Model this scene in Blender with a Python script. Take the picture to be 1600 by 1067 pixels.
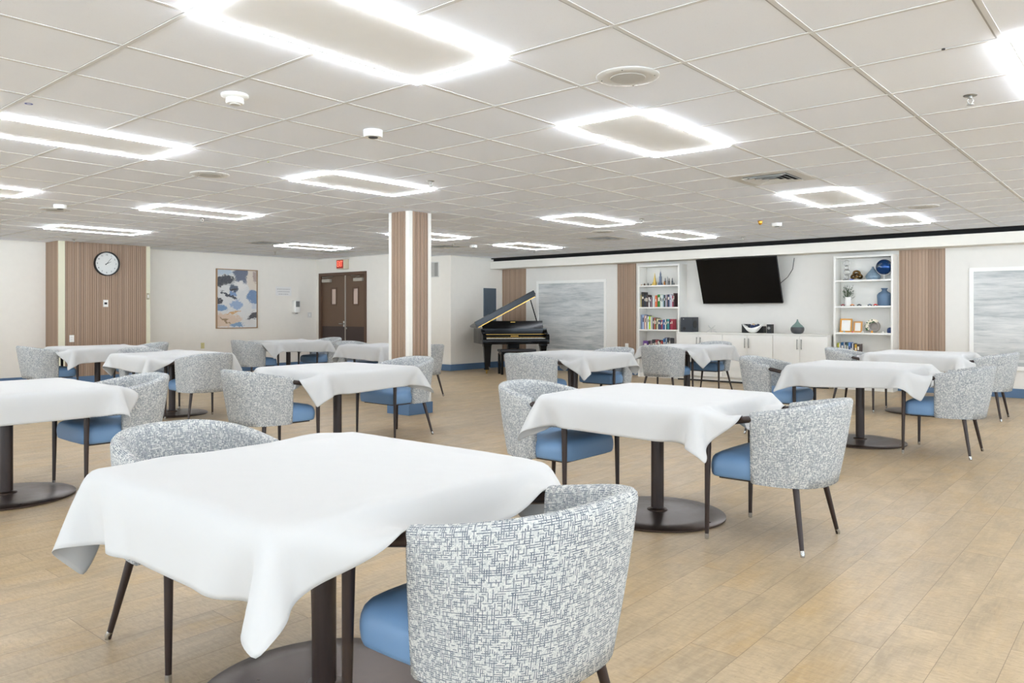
import bpy, bmesh, math, random
import numpy as np
from mathutils import Vector, Matrix
random.seed(7)
for o in list(bpy.data.objects): bpy.data.objects.remove(o)
SC = bpy.context.scene
COL = SC.collection
PI = math.pi
R = math.radians

# ------------------------------------------------------------------ camera
F, HY, CAMZ, YAW = 1199.0, 489.0, 1.24, R(40.44)
cs, sn = math.cos(YAW), math.sin(YAW)
cam = bpy.data.cameras.new('camera')
cam.sensor_width = 36.0
cam.lens = 36.0 * F / 1600.0
cam.shift_y = -(533.5 - HY) / 1600.0
cam.clip_start, cam.clip_end = 0.05, 200
camo = bpy.data.objects.new('camera', cam); COL.objects.link(camo)
camo.location = (0, 0, CAMZ); camo.rotation_euler = (PI / 2, 0, YAW)
SC.camera = camo

# ------------------------------------------------------------------ light of the place
world = bpy.data.worlds.new('world'); SC.world = world
world.use_nodes = True
wt_ = world.node_tree
wb = wt_.nodes['Background']
# daylight outside the open sides of the room: pale sky above, cool glow added below the horizon to brighten the ceiling
wtc = wt_.nodes.new('ShaderNodeTexCoord'); wsx = wt_.nodes.new('ShaderNodeSeparateXYZ'); wr = wt_.nodes.new('ShaderNodeValToRGB')
wt_.links.new(wtc.outputs['Generated'], wsx.inputs[0]); wt_.links.new(wsx.outputs[2], wr.inputs[0]); wt_.links.new(wr.outputs[0], wb.inputs[0])
wr.color_ramp.elements[0].position = 0.0; wr.color_ramp.elements[0].color = (0.74, 0.87, 1.0, 1)
wr.color_ramp.elements[1].position = 0.04; wr.color_ramp.elements[1].color = (0.17, 0.19, 0.21, 1)
wb.inputs[1].default_value = 6.8
LAMP_STRENGTH = 54.0
SIDE_STRENGTH = 42.0     # the strips throw part of their light sideways along the ceiling
SC.view_settings.view_transform = 'Standard'
SC.view_settings.look = 'None'
SC.view_settings.exposure = 0.42
SC.view_settings.gamma = 1.0
SC.view_settings.use_curve_mapping = False

# ------------------------------------------------------------------ pixel rays -> points in the room
def ray(px):
    u = (px - 800) / F
    return u * cs - sn, u * sn + cs          # world x, y per metre of depth
def atY(px, py, Y):
    rx, ry = ray(px); d = Y / ry
    return Vector((rx * d, Y, CAMZ - (py - HY) * d / F))
def atX(px, py, X):
    rx, ry = ray(px); d = X / rx
    return Vector((X, ry * d, CAMZ - (py - HY) * d / F))
def atZ(px, py, Z):
    rx, ry = ray(px); d = F * (CAMZ - Z) / (py - HY)
    return Vector((rx * d, ry * d, Z))

# ------------------------------------------------------------------ node helper
class NT:
    def __init__(s, name):
        s.m = bpy.data.materials.new(name); s.m.use_nodes = True
        s.t = s.m.node_tree; s.n = s.t.nodes; s.l = s.t.links
        s.b = s.n['Principled BSDF']
    def node(s, typ, **kw):
        n = s.n.new(typ)
        for k, v in kw.items(): setattr(n, k, v)
        return n
    def put(s, sock, v):
        if isinstance(v, (int, float)): sock.default_value = v
        elif isinstance(v, tuple):
            sock.default_value = v if len(v) == len(sock.default_value) else v + (1,)
        else: s.l.new(v, sock)
    def math(s, op, a, b=0.0, c=None):
        n = s.node('ShaderNodeMath', operation=op)
        s.put(n.inputs[0], a); s.put(n.inputs[1], b)
        if c is not None: s.put(n.inputs[2], c)
        return n.outputs[0]
    def mix(s, f, a, b, blend='MIX'):
        n = s.node('ShaderNodeMix', data_type='RGBA', blend_type=blend)
        s.put(n.inputs[0], f); s.put(n.inputs[6], a); s.put(n.inputs[7], b)
        return n.outputs[2]
    def obj(s): return s.node('ShaderNodeTexCoord').outputs['Object']
    def uv(s): return s.node('ShaderNodeTexCoord').outputs['UV']
    def sep(s, v):
        n = s.node('ShaderNodeSeparateXYZ'); s.put(n.inputs[0], v); return n.outputs
    def comb(s, x, y, z=0.0):
        n = s.node('ShaderNodeCombineXYZ')
        s.put(n.inputs[0], x); s.put(n.inputs[1], y); s.put(n.inputs[2], z); return n.outputs[0]
    def white(s, v):
        n = s.node('ShaderNodeTexWhiteNoise', noise_dimensions='3D'); s.put(n.inputs['Vector'], v); return n.outputs
    def noise(s, v, scale=5.0, detail=3.0, rough=.5, dist=0.0):
        n = s.node('ShaderNodeTexNoise'); s.put(n.inputs['Vector'], v)
        n.inputs['Scale'].default_value = scale; n.inputs['Detail'].default_value = detail
        n.inputs['Roughness'].default_value = rough; n.inputs['Distortion'].default_value = dist
        return n.outputs['Fac']
    def mapping(s, v, scale=(1, 1, 1), loc=(0, 0, 0), rot=(0, 0, 0)):
        n = s.node('ShaderNodeMapping'); s.put(n.inputs['Vector'], v)
        n.inputs['Scale'].default_value = scale; n.inputs['Location'].default_value = loc
        n.inputs['Rotation'].default_value = rot
        return n.outputs[0]
    def ramp(s, f, stops, interp='LINEAR'):
        n = s.node('ShaderNodeValToRGB'); s.put(n.inputs[0], f)
        cr = n.color_ramp; cr.interpolation = interp
        while len(cr.elements) < len(stops): cr.elements.new(0.5)
        for e, (p, c) in zip(cr.elements, stops):
            e.position = p; e.color = c if len(c) == 4 else tuple(c) + (1,)
        return n.outputs[0]
    def bump(s, h, strength=.3, dist=.002):
        n = s.node('ShaderNodeBump'); s.put(n.inputs['Height'], h)
        n.inputs['Strength'].default_value = strength; n.inputs['Distance'].default_value = dist
        s.l.new(n.outputs[0], s.b.inputs['Normal'])
    def set(s, base=None, rough=None, metal=None, **kw):
        if base is not None: s.put(s.b.inputs['Base Color'], base)
        if rough is not None: s.put(s.b.inputs['Roughness'], rough)
        if metal is not None: s.put(s.b.inputs['Metallic'], metal)
        for k, v in kw.items(): s.put(s.b.inputs[k.replace('_', ' ')], v)
        return s.m

def srgb(r, g, b):
    f = lambda c: (c / 255 / 12.92) if c / 255 <= .04045 else ((c / 255 + .055) / 1.055) ** 2.4
    return (f(r), f(g), f(b))

_pl = {}
def plain(r, g, b, rough=.5, metal=0.0, bump=0.0, name=None, **kw):
    key = (r, g, b, rough, metal, bump)
    if key in _pl: return _pl[key]
    t = NT(name or 'paint_%d_%d_%d' % (r, g, b))
    c = srgb(r, g, b)
    n = t.noise(t.obj(), 9, 3)
    lo = tuple(x * .97 for x in c); hi = tuple(min(1, x * 1.02) for x in c)
    t.set(t.mix(n, lo, hi), rough, metal, **kw)
    if bump: t.bump(t.noise(t.obj(), 260, 2), bump, .001)
    _pl[key] = t.m
    return t.m

def m_tweed():
    t = NT('tweed_weave')
    uv = t.sep(t.uv())
    cell = 1 / 0.0030
    u = t.math('MULTIPLY', uv[0], cell); v = t.math('MULTIPLY', uv[1], cell)
    iu = t.math('FLOOR', u); iv = t.math('FLOOR', v)
    fu = t.math('FRACT', u); fv = t.math('FRACT', v)
    # weft dashes, each row shifted
    rs = t.white(t.comb(0.5, iv, 3.1))[0]
    even = lambda q: t.math('LESS_THAN', t.math('FRACT', t.math('MULTIPLY', t.math('ADD', q, 4000.0), .5)), .25)
    ub = t.math('FLOOR', t.math('ADD', t.math('DIVIDE', u, 4.0), t.math('MULTIPLY', rs, 9.0)))
    weft = t.math('GREATER_THAN', t.white(t.comb(ub, iv, 7.3))[0], .48)
    weft = t.math('MULTIPLY', t.math('MULTIPLY', weft, even(iv)), t.math('LESS_THAN', t.math('ABSOLUTE', t.math('SUBTRACT', fv, .5)), .40))
    ws = t.white(t.comb(iu, 0.5, 5.7))[0]
    vb = t.math('FLOOR', t.math('ADD', t.math('DIVIDE', v, 4.0), t.math('MULTIPLY', ws, 9.0)))
    warp = t.math('GREATER_THAN', t.white(t.comb(iu, vb, 2.9))[0], .52)
    warp = t.math('MULTIPLY', t.math('MULTIPLY', warp, even(iu)), t.math('LESS_THAN', t.math('ABSOLUTE', t.math('SUBTRACT', fu, .5)), .40))
    dark = t.math('MAXIMUM', weft, warp)
    shade = t.white(t.comb(ub, vb, 1.0))[0]
    dcol = t.mix(shade, srgb(84, 92, 106), srgb(146, 150, 154))
    base = t.mix(t.white(t.comb(iu, iv, 0.0))[0], srgb(184, 187, 186), srgb(220, 219, 212))
    # plain basket cell shadow
    edge = t.math('MAXIMUM', t.math('ABSOLUTE', t.math('SUBTRACT', fu, .5)), t.math('ABSOLUTE', t.math('SUBTRACT', fv, .5)))
    e2 = t.math('MULTIPLY', t.math('GREATER_THAN', edge, .42), .22)
    base = t.mix(e2, base, srgb(130, 134, 138))
    t.set(t.mix(dark, base, dcol), .92, Specular_IOR_Level=.15)
    t.bump(t.math('SUBTRACT', 1.0, edge), .45, .0012)
    return t.m

def m_cloth():
    t = NT('white_table_linen')
    w = t.noise(t.mapping(t.obj(), (900, 900, 900)), 1, 2)
    sp = t.sep(t.obj())
    t.set(srgb(203, 203, 201), .85, Specular_IOR_Level=.2, Sheen_Weight=.15)
    big = t.noise(t.obj(), 5.5, 2)
    cx = t.math('ABSOLUTE', t.math('SUBTRACT', t.math('FRACT', t.math('DIVIDE', sp[0], .375)), .5))
    cx = t.math('LESS_THAN', cx, .012)
    h = t.math('ADD', t.math('MULTIPLY', big, 2.2), t.math('MULTIPLY', w, .03))
    h = t.math('ADD', h, t.math('MULTIPLY', cx, .10))
    t.bump(h, .25, .004)
    return t.m

def m_floor():
    t = NT('plank_floor')
    o = t.sep(t.obj())
    W, L = .185, 1.22
    x = t.math('DIVIDE', t.math('ADD', o[0], .805 + 185 * .1), W)
    cx = t.math('FLOOR', x); fx = t.math('FRACT', x)
    off = t.white(t.comb(cx, 3.0, 1.0))[0]
    y = t.math('ADD', t.math('DIVIDE', t.math('ADD', o[1], 40.0), L), off)
    cy = t.math('FLOOR', y); fy = t.math('FRACT', y)
    rnd = t.white(t.comb(cx, cy, 9.0))[0]
    rv = t.comb(t.math('MULTIPLY', rnd, 30.0), t.math('MULTIPLY', rnd, 17.0), 0.0)
    va = t.node('ShaderNodeVectorMath', operation='ADD'); t.l.new(t.obj(), va.inputs[0]); t.l.new(rv, va.inputs[1])
    P = va.outputs[0]
    blot = t.noise(t.mapping(P, (4.5, 1.8, 1)), 1.2, 4, .6, .6)
    grain = t.noise(t.mapping(P, (26, 3.2, 1)), 1.6, 5, .65, .9)
    cross = t.noise(t.mapping(P, (16, 55, 1)), 1.3, 4, .7, .6)
    c = t.ramp(rnd, [(0, srgb(187, 165, 132)), (.35, srgb(195, 173, 140)), (.65, srgb(180, 159, 128)), (1, srgb(192, 167, 128))])
    c = t.mix(t.ramp(blot, [(.35, (0, 0, 0)), (.68, (1, 1, 1))]), c, srgb(158, 140, 112))
    warm = t.noise(t.mapping(P, (3.0, 1.1, 1), (5, 9, 0)), 1.3, 4, .6, .8)
    c = t.mix(t.math('MULTIPLY', t.ramp(warm, [(.5, (0, 0, 0)), (.72, (1, 1, 1))]), .7), c, srgb(184, 152, 100))
    c = t.mix(t.math('MULTIPLY', t.ramp(grain, [(.4, (0, 0, 0)), (.75, (1, 1, 1))]), .5), c, srgb(205, 182, 144))
    c = t.mix(t.math('MULTIPLY', t.ramp(cross, [(.42, (0, 0, 0)), (.72, (1, 1, 1))]), .60), c, srgb(148, 127, 98))
    fleck = t.noise(t.mapping(P, (90, 22, 1)), 1.5, 2, .5)
    c = t.mix(t.math('MULTIPLY', t.math('GREATER_THAN', fleck, .71), .4), c, srgb(116, 92, 70))
    sx = t.math('LESS_THAN', t.math('MINIMUM', fx, t.math('SUBTRACT', 1.0, fx)), .0065)
    sy = t.math('LESS_THAN', t.math('MINIMUM', fy, t.math('SUBTRACT', 1.0, fy)), .0011)
    seam = t.math('MAXIMUM', sx, sy)
    c = t.mix(t.math('MULTIPLY', seam, .62), c, srgb(92, 72, 54))
    rg = t.math('ADD', t.math('MULTIPLY', t.noise(P, 7, 3), .16), .30)
    t.set(c, rg, Specular_IOR_Level=.45)
    t.bump(t.math('SUBTRACT', t.math('MULTIPLY', cross, .5), seam), .22, .0012)
    return t.m

def m_ceiling():
    t = NT('ceiling_tiles')
    o = t.sep(t.obj())
    ix = t.math('FLOOR', t.math('DIVIDE', t.math('ADD', o[0], 2.4375 + 62.36), .62355))
    iy = t.math('FLOOR', t.math('DIVIDE', t.math('ADD', o[1], 63.10 - 2.805), .6310))
    r = t.white(t.comb(ix, iy, 0.0))[0]
    c = t.mix(r, srgb(243, 246, 252), srgb(247, 250, 255))
    gx = t.math('MULTIPLY', t.math('ABSOLUTE', t.math('SUBTRACT', t.math('FRACT', t.math('ADD', t.math('DIVIDE', t.math('ADD', o[0], 2.4375 + 62.36), .62355), .5)), .5)), .62355)
    gy = t.math('MULTIPLY', t.math('ABSOLUTE', t.math('SUBTRACT', t.math('FRACT', t.math('ADD', t.math('DIVIDE', t.math('ADD', o[1], 63.10 - 2.805), .6310), .5)), .5)), .6310)
    gap = t.math('LESS_THAN', t.math('MINIMUM', gx, gy), .0145)
    c = t.mix(t.math('MULTIPLY', gap, .75), c, srgb(150, 146, 140))
    sp = t.noise(t.obj(), 170, 2, .6)
    c = t.mix(t.math('MULTIPLY', t.math('GREATER_THAN', sp, .70), .25), c, srgb(190, 188, 184))
    t.set(c, .95, Specular_IOR_Level=.1)
    t.bump(sp, .15, .001)
    return t.m

def m_slats(axis, pitch=.036, tone=0):
    t = NT('ribbed_wood_' + 'xy'[axis])
    o = t.sep(t.obj())
    a = t.math('DIVIDE', t.math('ADD', o[axis], 40.0), pitch / 3)
    r = t.white(t.comb(t.math('FLOOR', a), 2.0, 0.0))[0]
    st = t.noise(t.mapping(t.obj(), (60, 60, 1.2)), 1.5, 4, .6)
    c = t.ramp(r, [(0, srgb(144, 118, 96)), (.5, srgb(167, 140, 116)), (.85, srgb(182, 157, 134)), (1, srgb(132, 112, 96))])
    c = t.mix(t.math('MULTIPLY', st, .5), c, srgb(150, 126, 108))
    t.set(c, .6)
    return t.m

def m_art():
    t = NT('grey_brushed_canvas')
    o = t.obj()
    a = t.noise(t.mapping(o, (.9, 1, 9)), 1.5, 7, .7, .4)
    b = t.noise(t.mapping(o, (2.5, 1, 40)), 1.5, 5, .7, .3)
    c = t.noise(t.mapping(o, (.5, 1, 2.6)), 1.5, 3, .5, .2)
    f = t.math('ADD', t.math('MULTIPLY', a, .55), t.math('ADD', t.math('MULTIPLY', b, .3), t.math('MULTIPLY', c, .35)))
    col = t.ramp(f, [(.42, srgb(128, 138, 142)), (.52, srgb(172, 176, 175)), (.60, srgb(198, 199, 196)), (.72, srgb(218, 217, 213)), (.85, srgb(188, 188, 182))])
    t.set(col, .8); t.bump(b, .3, .002)
    return t.m

def m_abstract(pw=.475, ph=.625):
    """layered strokes on the canvas; each stroke is an ellipse with a ragged edge: u, v from the top left, radii, turn, colour"""
    t = NT('abstract_paint')
    o = t.obj(); s = t.sep(o)
    n1 = t.noise(t.mapping(o, (1, 5, 5), (0, 3.1, 1.7)), 1.3, 5, .62, .8)
    n2 = t.noise(t.mapping(o, (1, 4, 7), (0, 8.4, 4.2)), 1.3, 5, .62, .8)
    u = t.math('ADD', t.math('DIVIDE', s[1], 2 * pw), t.math('ADD', t.math('MULTIPLY', n1, .30), .5 - .15))
    v = t.math('ADD', t.math('DIVIDE', s[2], -2 * ph), t.math('ADD', t.math('MULTIPLY', n2, .22), .5 - .11))
    fine = t.noise(t.mapping(o, (1, 14, 30), (0, 1, 2), (R(25), 0, 0)), 1.5, 4, .7)
    c = t.mix(fine, srgb(204, 206, 206), srgb(226, 222, 214))
    for uu, vv, ru, rv, rot, col in (
        (.62, .10, .22, .15, 0, (88, 98, 120)), (.18, .05, .26, .06, 0, (184, 198, 210)), (.92, .16, .22, .26, 0, (216, 204, 188)), (1.0, .12, .12, .12, 0, (168, 148, 140)),
        (.16, .20, .30, .095, -10, (24, 36, 52)), (.42, .33, .13, .075, 10, (74, 86, 104)), (.40, .35, .07, .03, 0, (30, 34, 42)), (.60, .28, .12, .10, 0, (226, 222, 216)),
        (.32, .45, .24, .028, 22, (28, 38, 54)), (.04, .54, .14, .055, 10, (34, 34, 42)), (.10, .65, .17, .055, 0, (104, 140, 176)), (.50, .60, .15, .085, -20, (146, 168, 198)),
        (.40, .42, .10, .04, 0, (112, 142, 182)), (.90, .46, .18, .12, 0, (100, 130, 168)), (.95, .62, .14, .06, 0, (196, 202, 208)), (.20, .86, .44, .13, 0, (214, 188, 162)),
        (.42, .73, .22, .018, -8, (206, 158, 96)), (.22, .87, .18, .02, 28, (146, 116, 78)), (.90, .79, .20, .07, -18, (42, 40, 50)), (.50, .95, .20, .035, -6, (116, 148, 180)), (.78, .90, .2, .06, 0, (216, 212, 206))):
        a_ = R(rot); du = t.math('SUBTRACT', u, uu); dv = t.math('SUBTRACT', v, vv)
        x = t.math('ADD', t.math('MULTIPLY', du, math.cos(a_)), t.math('MULTIPLY', dv, math.sin(a_) * 1.3))
        y = t.math('SUBTRACT', t.math('MULTIPLY', dv, math.cos(a_)), t.math('MULTIPLY', du, math.sin(a_) / 1.3))
        d = t.math('ADD', t.math('POWER', t.math('DIVIDE', t.math('ABSOLUTE', x), ru), 2.0), t.math('POWER', t.math('DIVIDE', t.math('ABSOLUTE', y), rv), 2.0))
        d = t.math('ADD', d, t.math('MULTIPLY', t.math('SUBTRACT', fine, .5), 2.0))
        c = t.mix(t.ramp(d, [(.62, (1, 1, 1)), (1.0, (0, 0, 0))]), c, t.mix(t.math('MULTIPLY', fine, .20), srgb(*col), srgb(214, 210, 204)))
    t.set(c, .6); t.bump(fine, .4, .002)
    return t.m

def m_metal_base():
    t = NT('bronze_metal')
    n = t.noise(t.obj(), 14, 4, .6)
    t.set(t.mix(n, srgb(62, 50, 44), srgb(92, 78, 70)), t.math('ADD', t.math('MULTIPLY', n, .18), .22), .75)
    return t.m

def m_darkwood():
    t = NT('dark_espresso_wood')
    n = t.noise(t.mapping(t.obj(), (60, 60, 6)), 1.5, 4, .6)
    t.set(t.mix(n, srgb(30, 20, 17), srgb(56, 39, 33)), .38)
    return t.m

def m_vinyl():
    t = NT('blue_vinyl')
    n = t.noise(t.obj(), 3, 2)
    t.set(t.mix(n, srgb(110, 144, 180), srgb(118, 152, 188)), .42, Specular_IOR_Level=.4)
    t.bump(t.noise(t.obj(), 500, 2), .06, .0005)
    return t.m

def m_emit(r, g, b, k, name):
    t = NT(name)
    t.set(srgb(r, g, b), .5)
    t.put(t.b.inputs['Emission Color'], srgb(r, g, b)); t.b.inputs['Emission Strength'].default_value = k
    return t.m

M = dict(
    tweed=m_tweed(), cloth=m_cloth(), floor=m_floor(), ceil=m_ceiling(), slat_x=m_slats(0), slat_y=m_slats(1),
    art=m_art(), abstract=m_abstract(), base=m_metal_base(), wood=m_darkwood(), vinyl=m_vinyl(),
    wall=plain(226, 222, 214, .85, bump=.1), wall_l=plain(236, 230, 219, .85, bump=.1), soffit=plain(232, 227, 216, .8),
    cream=plain(226, 222, 196, .6), colwhite=plain(234, 231, 222, .6), blue=plain(84, 112, 142, .5),
    white=plain(238, 236, 230, .45), cab=plain(234, 231, 223, .45), grid=plain(222, 221, 218, .7),
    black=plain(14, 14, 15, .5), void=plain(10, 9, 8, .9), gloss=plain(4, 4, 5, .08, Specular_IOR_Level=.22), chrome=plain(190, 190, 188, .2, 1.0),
    steel=plain(150, 148, 142, .35, 1.0), gold=plain(196, 158, 84, .3, .9), door=plain(101, 78, 60, .5), doorframe=plain(92, 68, 52, .5),
    kick=plain(60, 46, 42, .5), slate=plain(84, 97, 108, .5), plastic=plain(242, 240, 234, .4), vent=plain(214, 211, 204, .5),
    grey=plain(150, 148, 142, .6), screen=plain(6, 6, 7, .22, Specular_IOR_Level=.25), frame=plain(168, 136, 104, .5), spk=plain(52, 56, 62, .6),
    navy=plain(24, 40, 68, .3), lamp=m_emit(240, 246, 255, LAMP_STRENGTH, 'led_strip'), lamp_side=m_emit(240, 246, 255, SIDE_STRENGTH, 'led_side_lens'),
    exitred=m_emit(255, 70, 50, 1.2, 'exit_red'), underside=plain(60, 48, 42, .6),
)

# ------------------------------------------------------------------ mesh helpers
def box(bm, x0, x1, y0, y1, z0, z1, bev=0.0, seg=2, mi=0):
    r = bmesh.ops.create_cube(bm, size=1)
    vs = r['verts']
    for v in vs:
        v.co = Vector(((x0 + x1) / 2 + v.co.x * (x1 - x0), (y0 + y1) / 2 + v.co.y * (y1 - y0), (z0 + z1) / 2 + v.co.z * (z1 - z0)))
    fs = list({f for v in vs for f in v.link_faces})
    for f in fs: f.material_index = mi
    if bev > 0:
        es = list({e for v in vs for e in v.link_edges})
        bmesh.ops.bevel(bm, geom=es, offset=bev, segments=seg, profile=.7, affect='EDGES')
    return vs

def frame_at(p, d):
    d = d.normalized()
    up = Vector((0, 0, 1)) if abs(d.z) < .95 else Vector((1, 0, 0))
    a = up.cross(d).normalized(); b = d.cross(a)
    return a, b

def tube(bm, pts, rad, n=12, cap=True, closed=False):
    pts = [Vector(p) for p in pts]
    if not hasattr(rad, '__len__'): rad = [rad] * len(pts)
    rings = []; N = len(pts)
    a = None
    for i, p in enumerate(pts):
        if closed: d = pts[(i + 1) % N] - pts[i - 1]
        else: d = pts[min(i + 1, N - 1)] - pts[max(i - 1, 0)]
        d.normalize()
        if a is None: a, b = frame_at(p, d)
        else:
            a = (a - d * a.dot(d)).normalized(); b = d.cross(a)
        rings.append([bm.verts.new(p + (a * math.cos(2 * PI * k / n) + b * math.sin(2 * PI * k / n)) * rad[i]) for k in range(n)])
    for i in range(N if closed else N - 1):
        r0, r1 = rings[i], rings[(i + 1) % N]
        for k in range(n): bm.faces.new((r0[k], r0[(k + 1) % n], r1[(k + 1) % n], r1[k]))
    if cap and not closed:
        bm.faces.new(rings[0][::-1]); bm.faces.new(rings[-1])
    return rings

def lathe(bm, prof, n=32, cx=0, cy=0, cap=True):
    rings = []
    for r, z in prof:
        rings.append([bm.verts.new((cx + r * math.cos(2 * PI * k / n), cy + r * math.sin(2 * PI * k / n), z)) for k in range(n)])
    for r0, r1 in zip(rings, rings[1:]):
        for k in range(n): bm.faces.new((r0[k], r0[(k + 1) % n], r1[(k + 1) % n], r1[k]))
    if cap:
        bm.faces.new(rings[0][::-1]); bm.faces.new(rings[-1])

def prism(bm, outline, z0, z1):
    b = [bm.verts.new((x, y, z0)) for x, y in outline]; t = [bm.verts.new((x, y, z1)) for x, y in outline]
    n = len(b)
    bm.faces.new(b[::-1]); bm.faces.new(t)
    for i in range(n): bm.faces.new((b[i], b[(i + 1) % n], t[(i + 1) % n], t[i]))

def sphere(bm, c, r, sx=1, sy=1, sz=1, n=16):
    g = bmesh.ops.create_uvsphere(bm, u_segments=n, v_segments=max(6, n // 2), radius=r)
    for v in g['verts']: v.co = Vector((c[0] + v.co.x * sx, c[1] + v.co.y * sy, c[2] + v.co.z * sz))
    return g['verts']

def obj(name, bm, mat, parent=None, smooth=False, ang=35, sub=0, loc=None, rz=None):
    bmesh.ops.recalc_face_normals(bm, faces=bm.faces[:])
    me = bpy.data.meshes.new(name); bm.to_mesh(me); bm.free()
    for m in (mat if isinstance(mat, (list, tuple)) else [mat]): me.materials.append(m)
    o = bpy.data.objects.new(name, me); COL.objects.link(o)
    if smooth:
        me.polygons.foreach_set('use_smooth', [True] * len(me.polygons))
        me.set_sharp_from_angle(angle=R(ang))
    if sub:
        s = o.modifiers.new('sub', 'SUBSURF'); s.levels = sub; s.render_levels = sub
    if parent: o.parent = parent
    if loc is not None: o.location = loc
    if rz is not None: o.rotation_euler = (0, 0, rz)
    return o

def B(): return bmesh.new()
def thing(name, label, cat, loc=(0, 0, 0), rz=0, group=None):
    o = bpy.data.objects.new(name, None); COL.objects.link(o)
    o.empty_display_size = .1
    o.location = loc; o.rotation_euler = (0, 0, rz); o['label'] = label; o['category'] = cat
    if group: o['group'] = group
    return o
def tag(o, label, cat, group=None):
    o['label'] = label; o['category'] = cat
    if group: o['group'] = group
    return o
def struct(name, bm, mat, parent=None, **kw):
    o = obj(name, bm, mat, parent, **kw)
    if not parent: o['kind'] = 'structure'
    return o
def dup(root, loc, rz=0, label=None, group=None):
    def rec(o, parent):
        c = o.copy(); COL.objects.link(c); c.parent = parent
        for ch in list(o.children): rec(ch, c)
        return c
    r = rec(root, None); r.location = loc; r.rotation_euler = (0, 0, rz)
    if label: r['label'] = label
    if group: r['group'] = group
    return r
def boxobj(name, mat, d, parent=None, bev=0.0, **kw):
    bm = B(); box(bm, *d, bev=bev); return obj(name, bm, mat, parent, smooth=bev > 0, **kw)
def text_mesh(txt, size, depth, mat, name, parent=None, bold=0.0):
    cu = bpy.data.curves.new(name, 'FONT'); cu.body = txt; cu.size = size; cu.extrude = depth
    cu.align_x = 'CENTER'; cu.align_y = 'CENTER'; cu.offset = bold
    to = bpy.data.objects.new(name, cu); COL.objects.link(to)
    bpy.context.view_layer.update()
    me = bpy.data.meshes.new_from_object(to)
    bpy.data.objects.remove(to)
    o = bpy.data.objects.new(name, me); COL.objects.link(o); me.materials.clear(); me.materials.append(mat)
    if parent: o.parent = parent
    return o

# ------------------------------------------------------------------ the setting
CZ = 2.48
XL, YB, YD = -15.0, 13.30, 10.60          # left wall, television wall, door wall
XJ, YP = -11.65, 11.65                    # corner block left of the piano
XR, YN = 9.0, -8.0
bm = B(); box(bm, XL - .1, XR, YN, YB + .1, -.1, 0); struct('floor', bm, M['floor'])
bm = B(); box(bm, XL - .1, XR, YN, 12.97, CZ, CZ + .12); struct('ceiling', bm, M['ceil'])
bm = B(); box(bm, XL - .12, XL, YN, YD, 0, CZ); struct('wall_left', bm, M['wall_l'])
bm = B()
dl, dr = atY(501, 430, YD).x, atY(570.5, 426, YD).x
DH = 2.10
box(bm, XL - .12, dl, YD, YD + .12, 0, CZ); box(bm, dr, -12.35, YD, YD + .12, 0, CZ); box(bm, dl, dr, YD, YD + .12, DH, CZ)
struct('wall_door', bm, M['wall_l'])
bm = B(); box(bm, -12.47, -12.35, YD + .12, YP + .12, 0, CZ); box(bm, -12.35, XJ, YP, YP + .12, 0, CZ); struct('wall_return', bm, M['wall_l'])
bm = B(); box(bm, XJ - .12, XJ, YP + .12, YB, 0, CZ); struct('wall_piano', bm, M['wall_l'])
bm = B(); box(bm, XJ - .12, XR, YB, YB + .12, 0, CZ + .12); struct('wall_television', bm, M['wall'])
# soffit box under the ceiling along the television wall and black boxes for the shade in the gap above it
bm = B(); box(bm, XJ + .005, XR, 12.90, YB, 2.235, 2.40, bev=.004); struct('trim_1', bm, M['soffit'])
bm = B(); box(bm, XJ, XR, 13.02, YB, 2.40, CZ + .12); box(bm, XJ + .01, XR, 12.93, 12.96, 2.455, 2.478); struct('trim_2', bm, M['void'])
# ceiling T grid
GX, GY, GX0, GY0 = .62355, .6310, -2.4375, 2.805
bm = B()
for j in range(-18, 21):
    x = GX0 - j * GX
    if XL < x < XR: box(bm, x - .011, x + .011, YN, 12.96, CZ - .0025, CZ + .001)
for i in range(-17, 17):
    y = GY0 + i * GY
    if YN < y < 12.96: box(bm, XL, XR, y - .011, y + .011, CZ - .003, CZ + .001)
struct('trim_3', bm, M['grid'])
# baseboards
BBH = .135
def bb(name, *d):
    bm = B(); box(bm, *d, 0, BBH, bev=.003); struct(name, bm, M['blue'])
bb('baseboard_left', XL, XL + .012, YN, YD)
bm = B(); box(bm, XL + .012, dl - .06, YD - .012, YD, 0, BBH); box(bm, dr + .06, -12.35, YD - .012, YD, 0, BBH); struct('baseboard_door', bm, M['blue'])
bb('baseboard_return', -12.35, XJ + .012, YP - .012, YP)
bb('baseboard_piano', XJ, XJ + .012, YP, YB)
bb('baseboard_television', XJ + .012, XR, YB - .014, YB)

# wood feature block with cream corner strips on the left wall
FX, FY0, FY1 = -14.42, 4.95, 6.52
bm = B(); box(bm, XL, FX - .012, FY0 + .012, FY1, 0, CZ); struct('trim_4', bm, M['cream'])
def slat_panel(bm, axis, a0, a1, plane, out, z0, z1, pitch=.036, gap=.006, th=.010):
    n = max(1, round((a1 - a0) / pitch)); p = (a1 - a0) / n
    if axis == 0: box(bm, a0, a1, *sorted((plane, plane + out * th * .4)), z0, z1)
    else: box(bm, *sorted((plane, plane + out * th * .4)), a0, a1, z0, z1)
    for k in range(n):
        b0, b1 = a0 + k * p + gap / 2, a0 + (k + 1) * p - gap / 2
        if axis == 0: box(bm, b0, b1, *sorted((plane, plane + out * th)), z0, z1)
        else: box(bm, *sorted((plane, plane + out * th)), b0, b1, z0, z1)
bm = B(); slat_panel(bm, 1, FY0 + .115, FY1 - .075, FX - .012, 1, BBH, CZ - .002); struct('trim_5', bm, M['slat_y'])
bm = B(); slat_panel(bm, 0, XL, FX - .03, FY0 + .012, -1, BBH, CZ - .002); struct('trim_6', bm, M['slat_x'])
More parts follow.
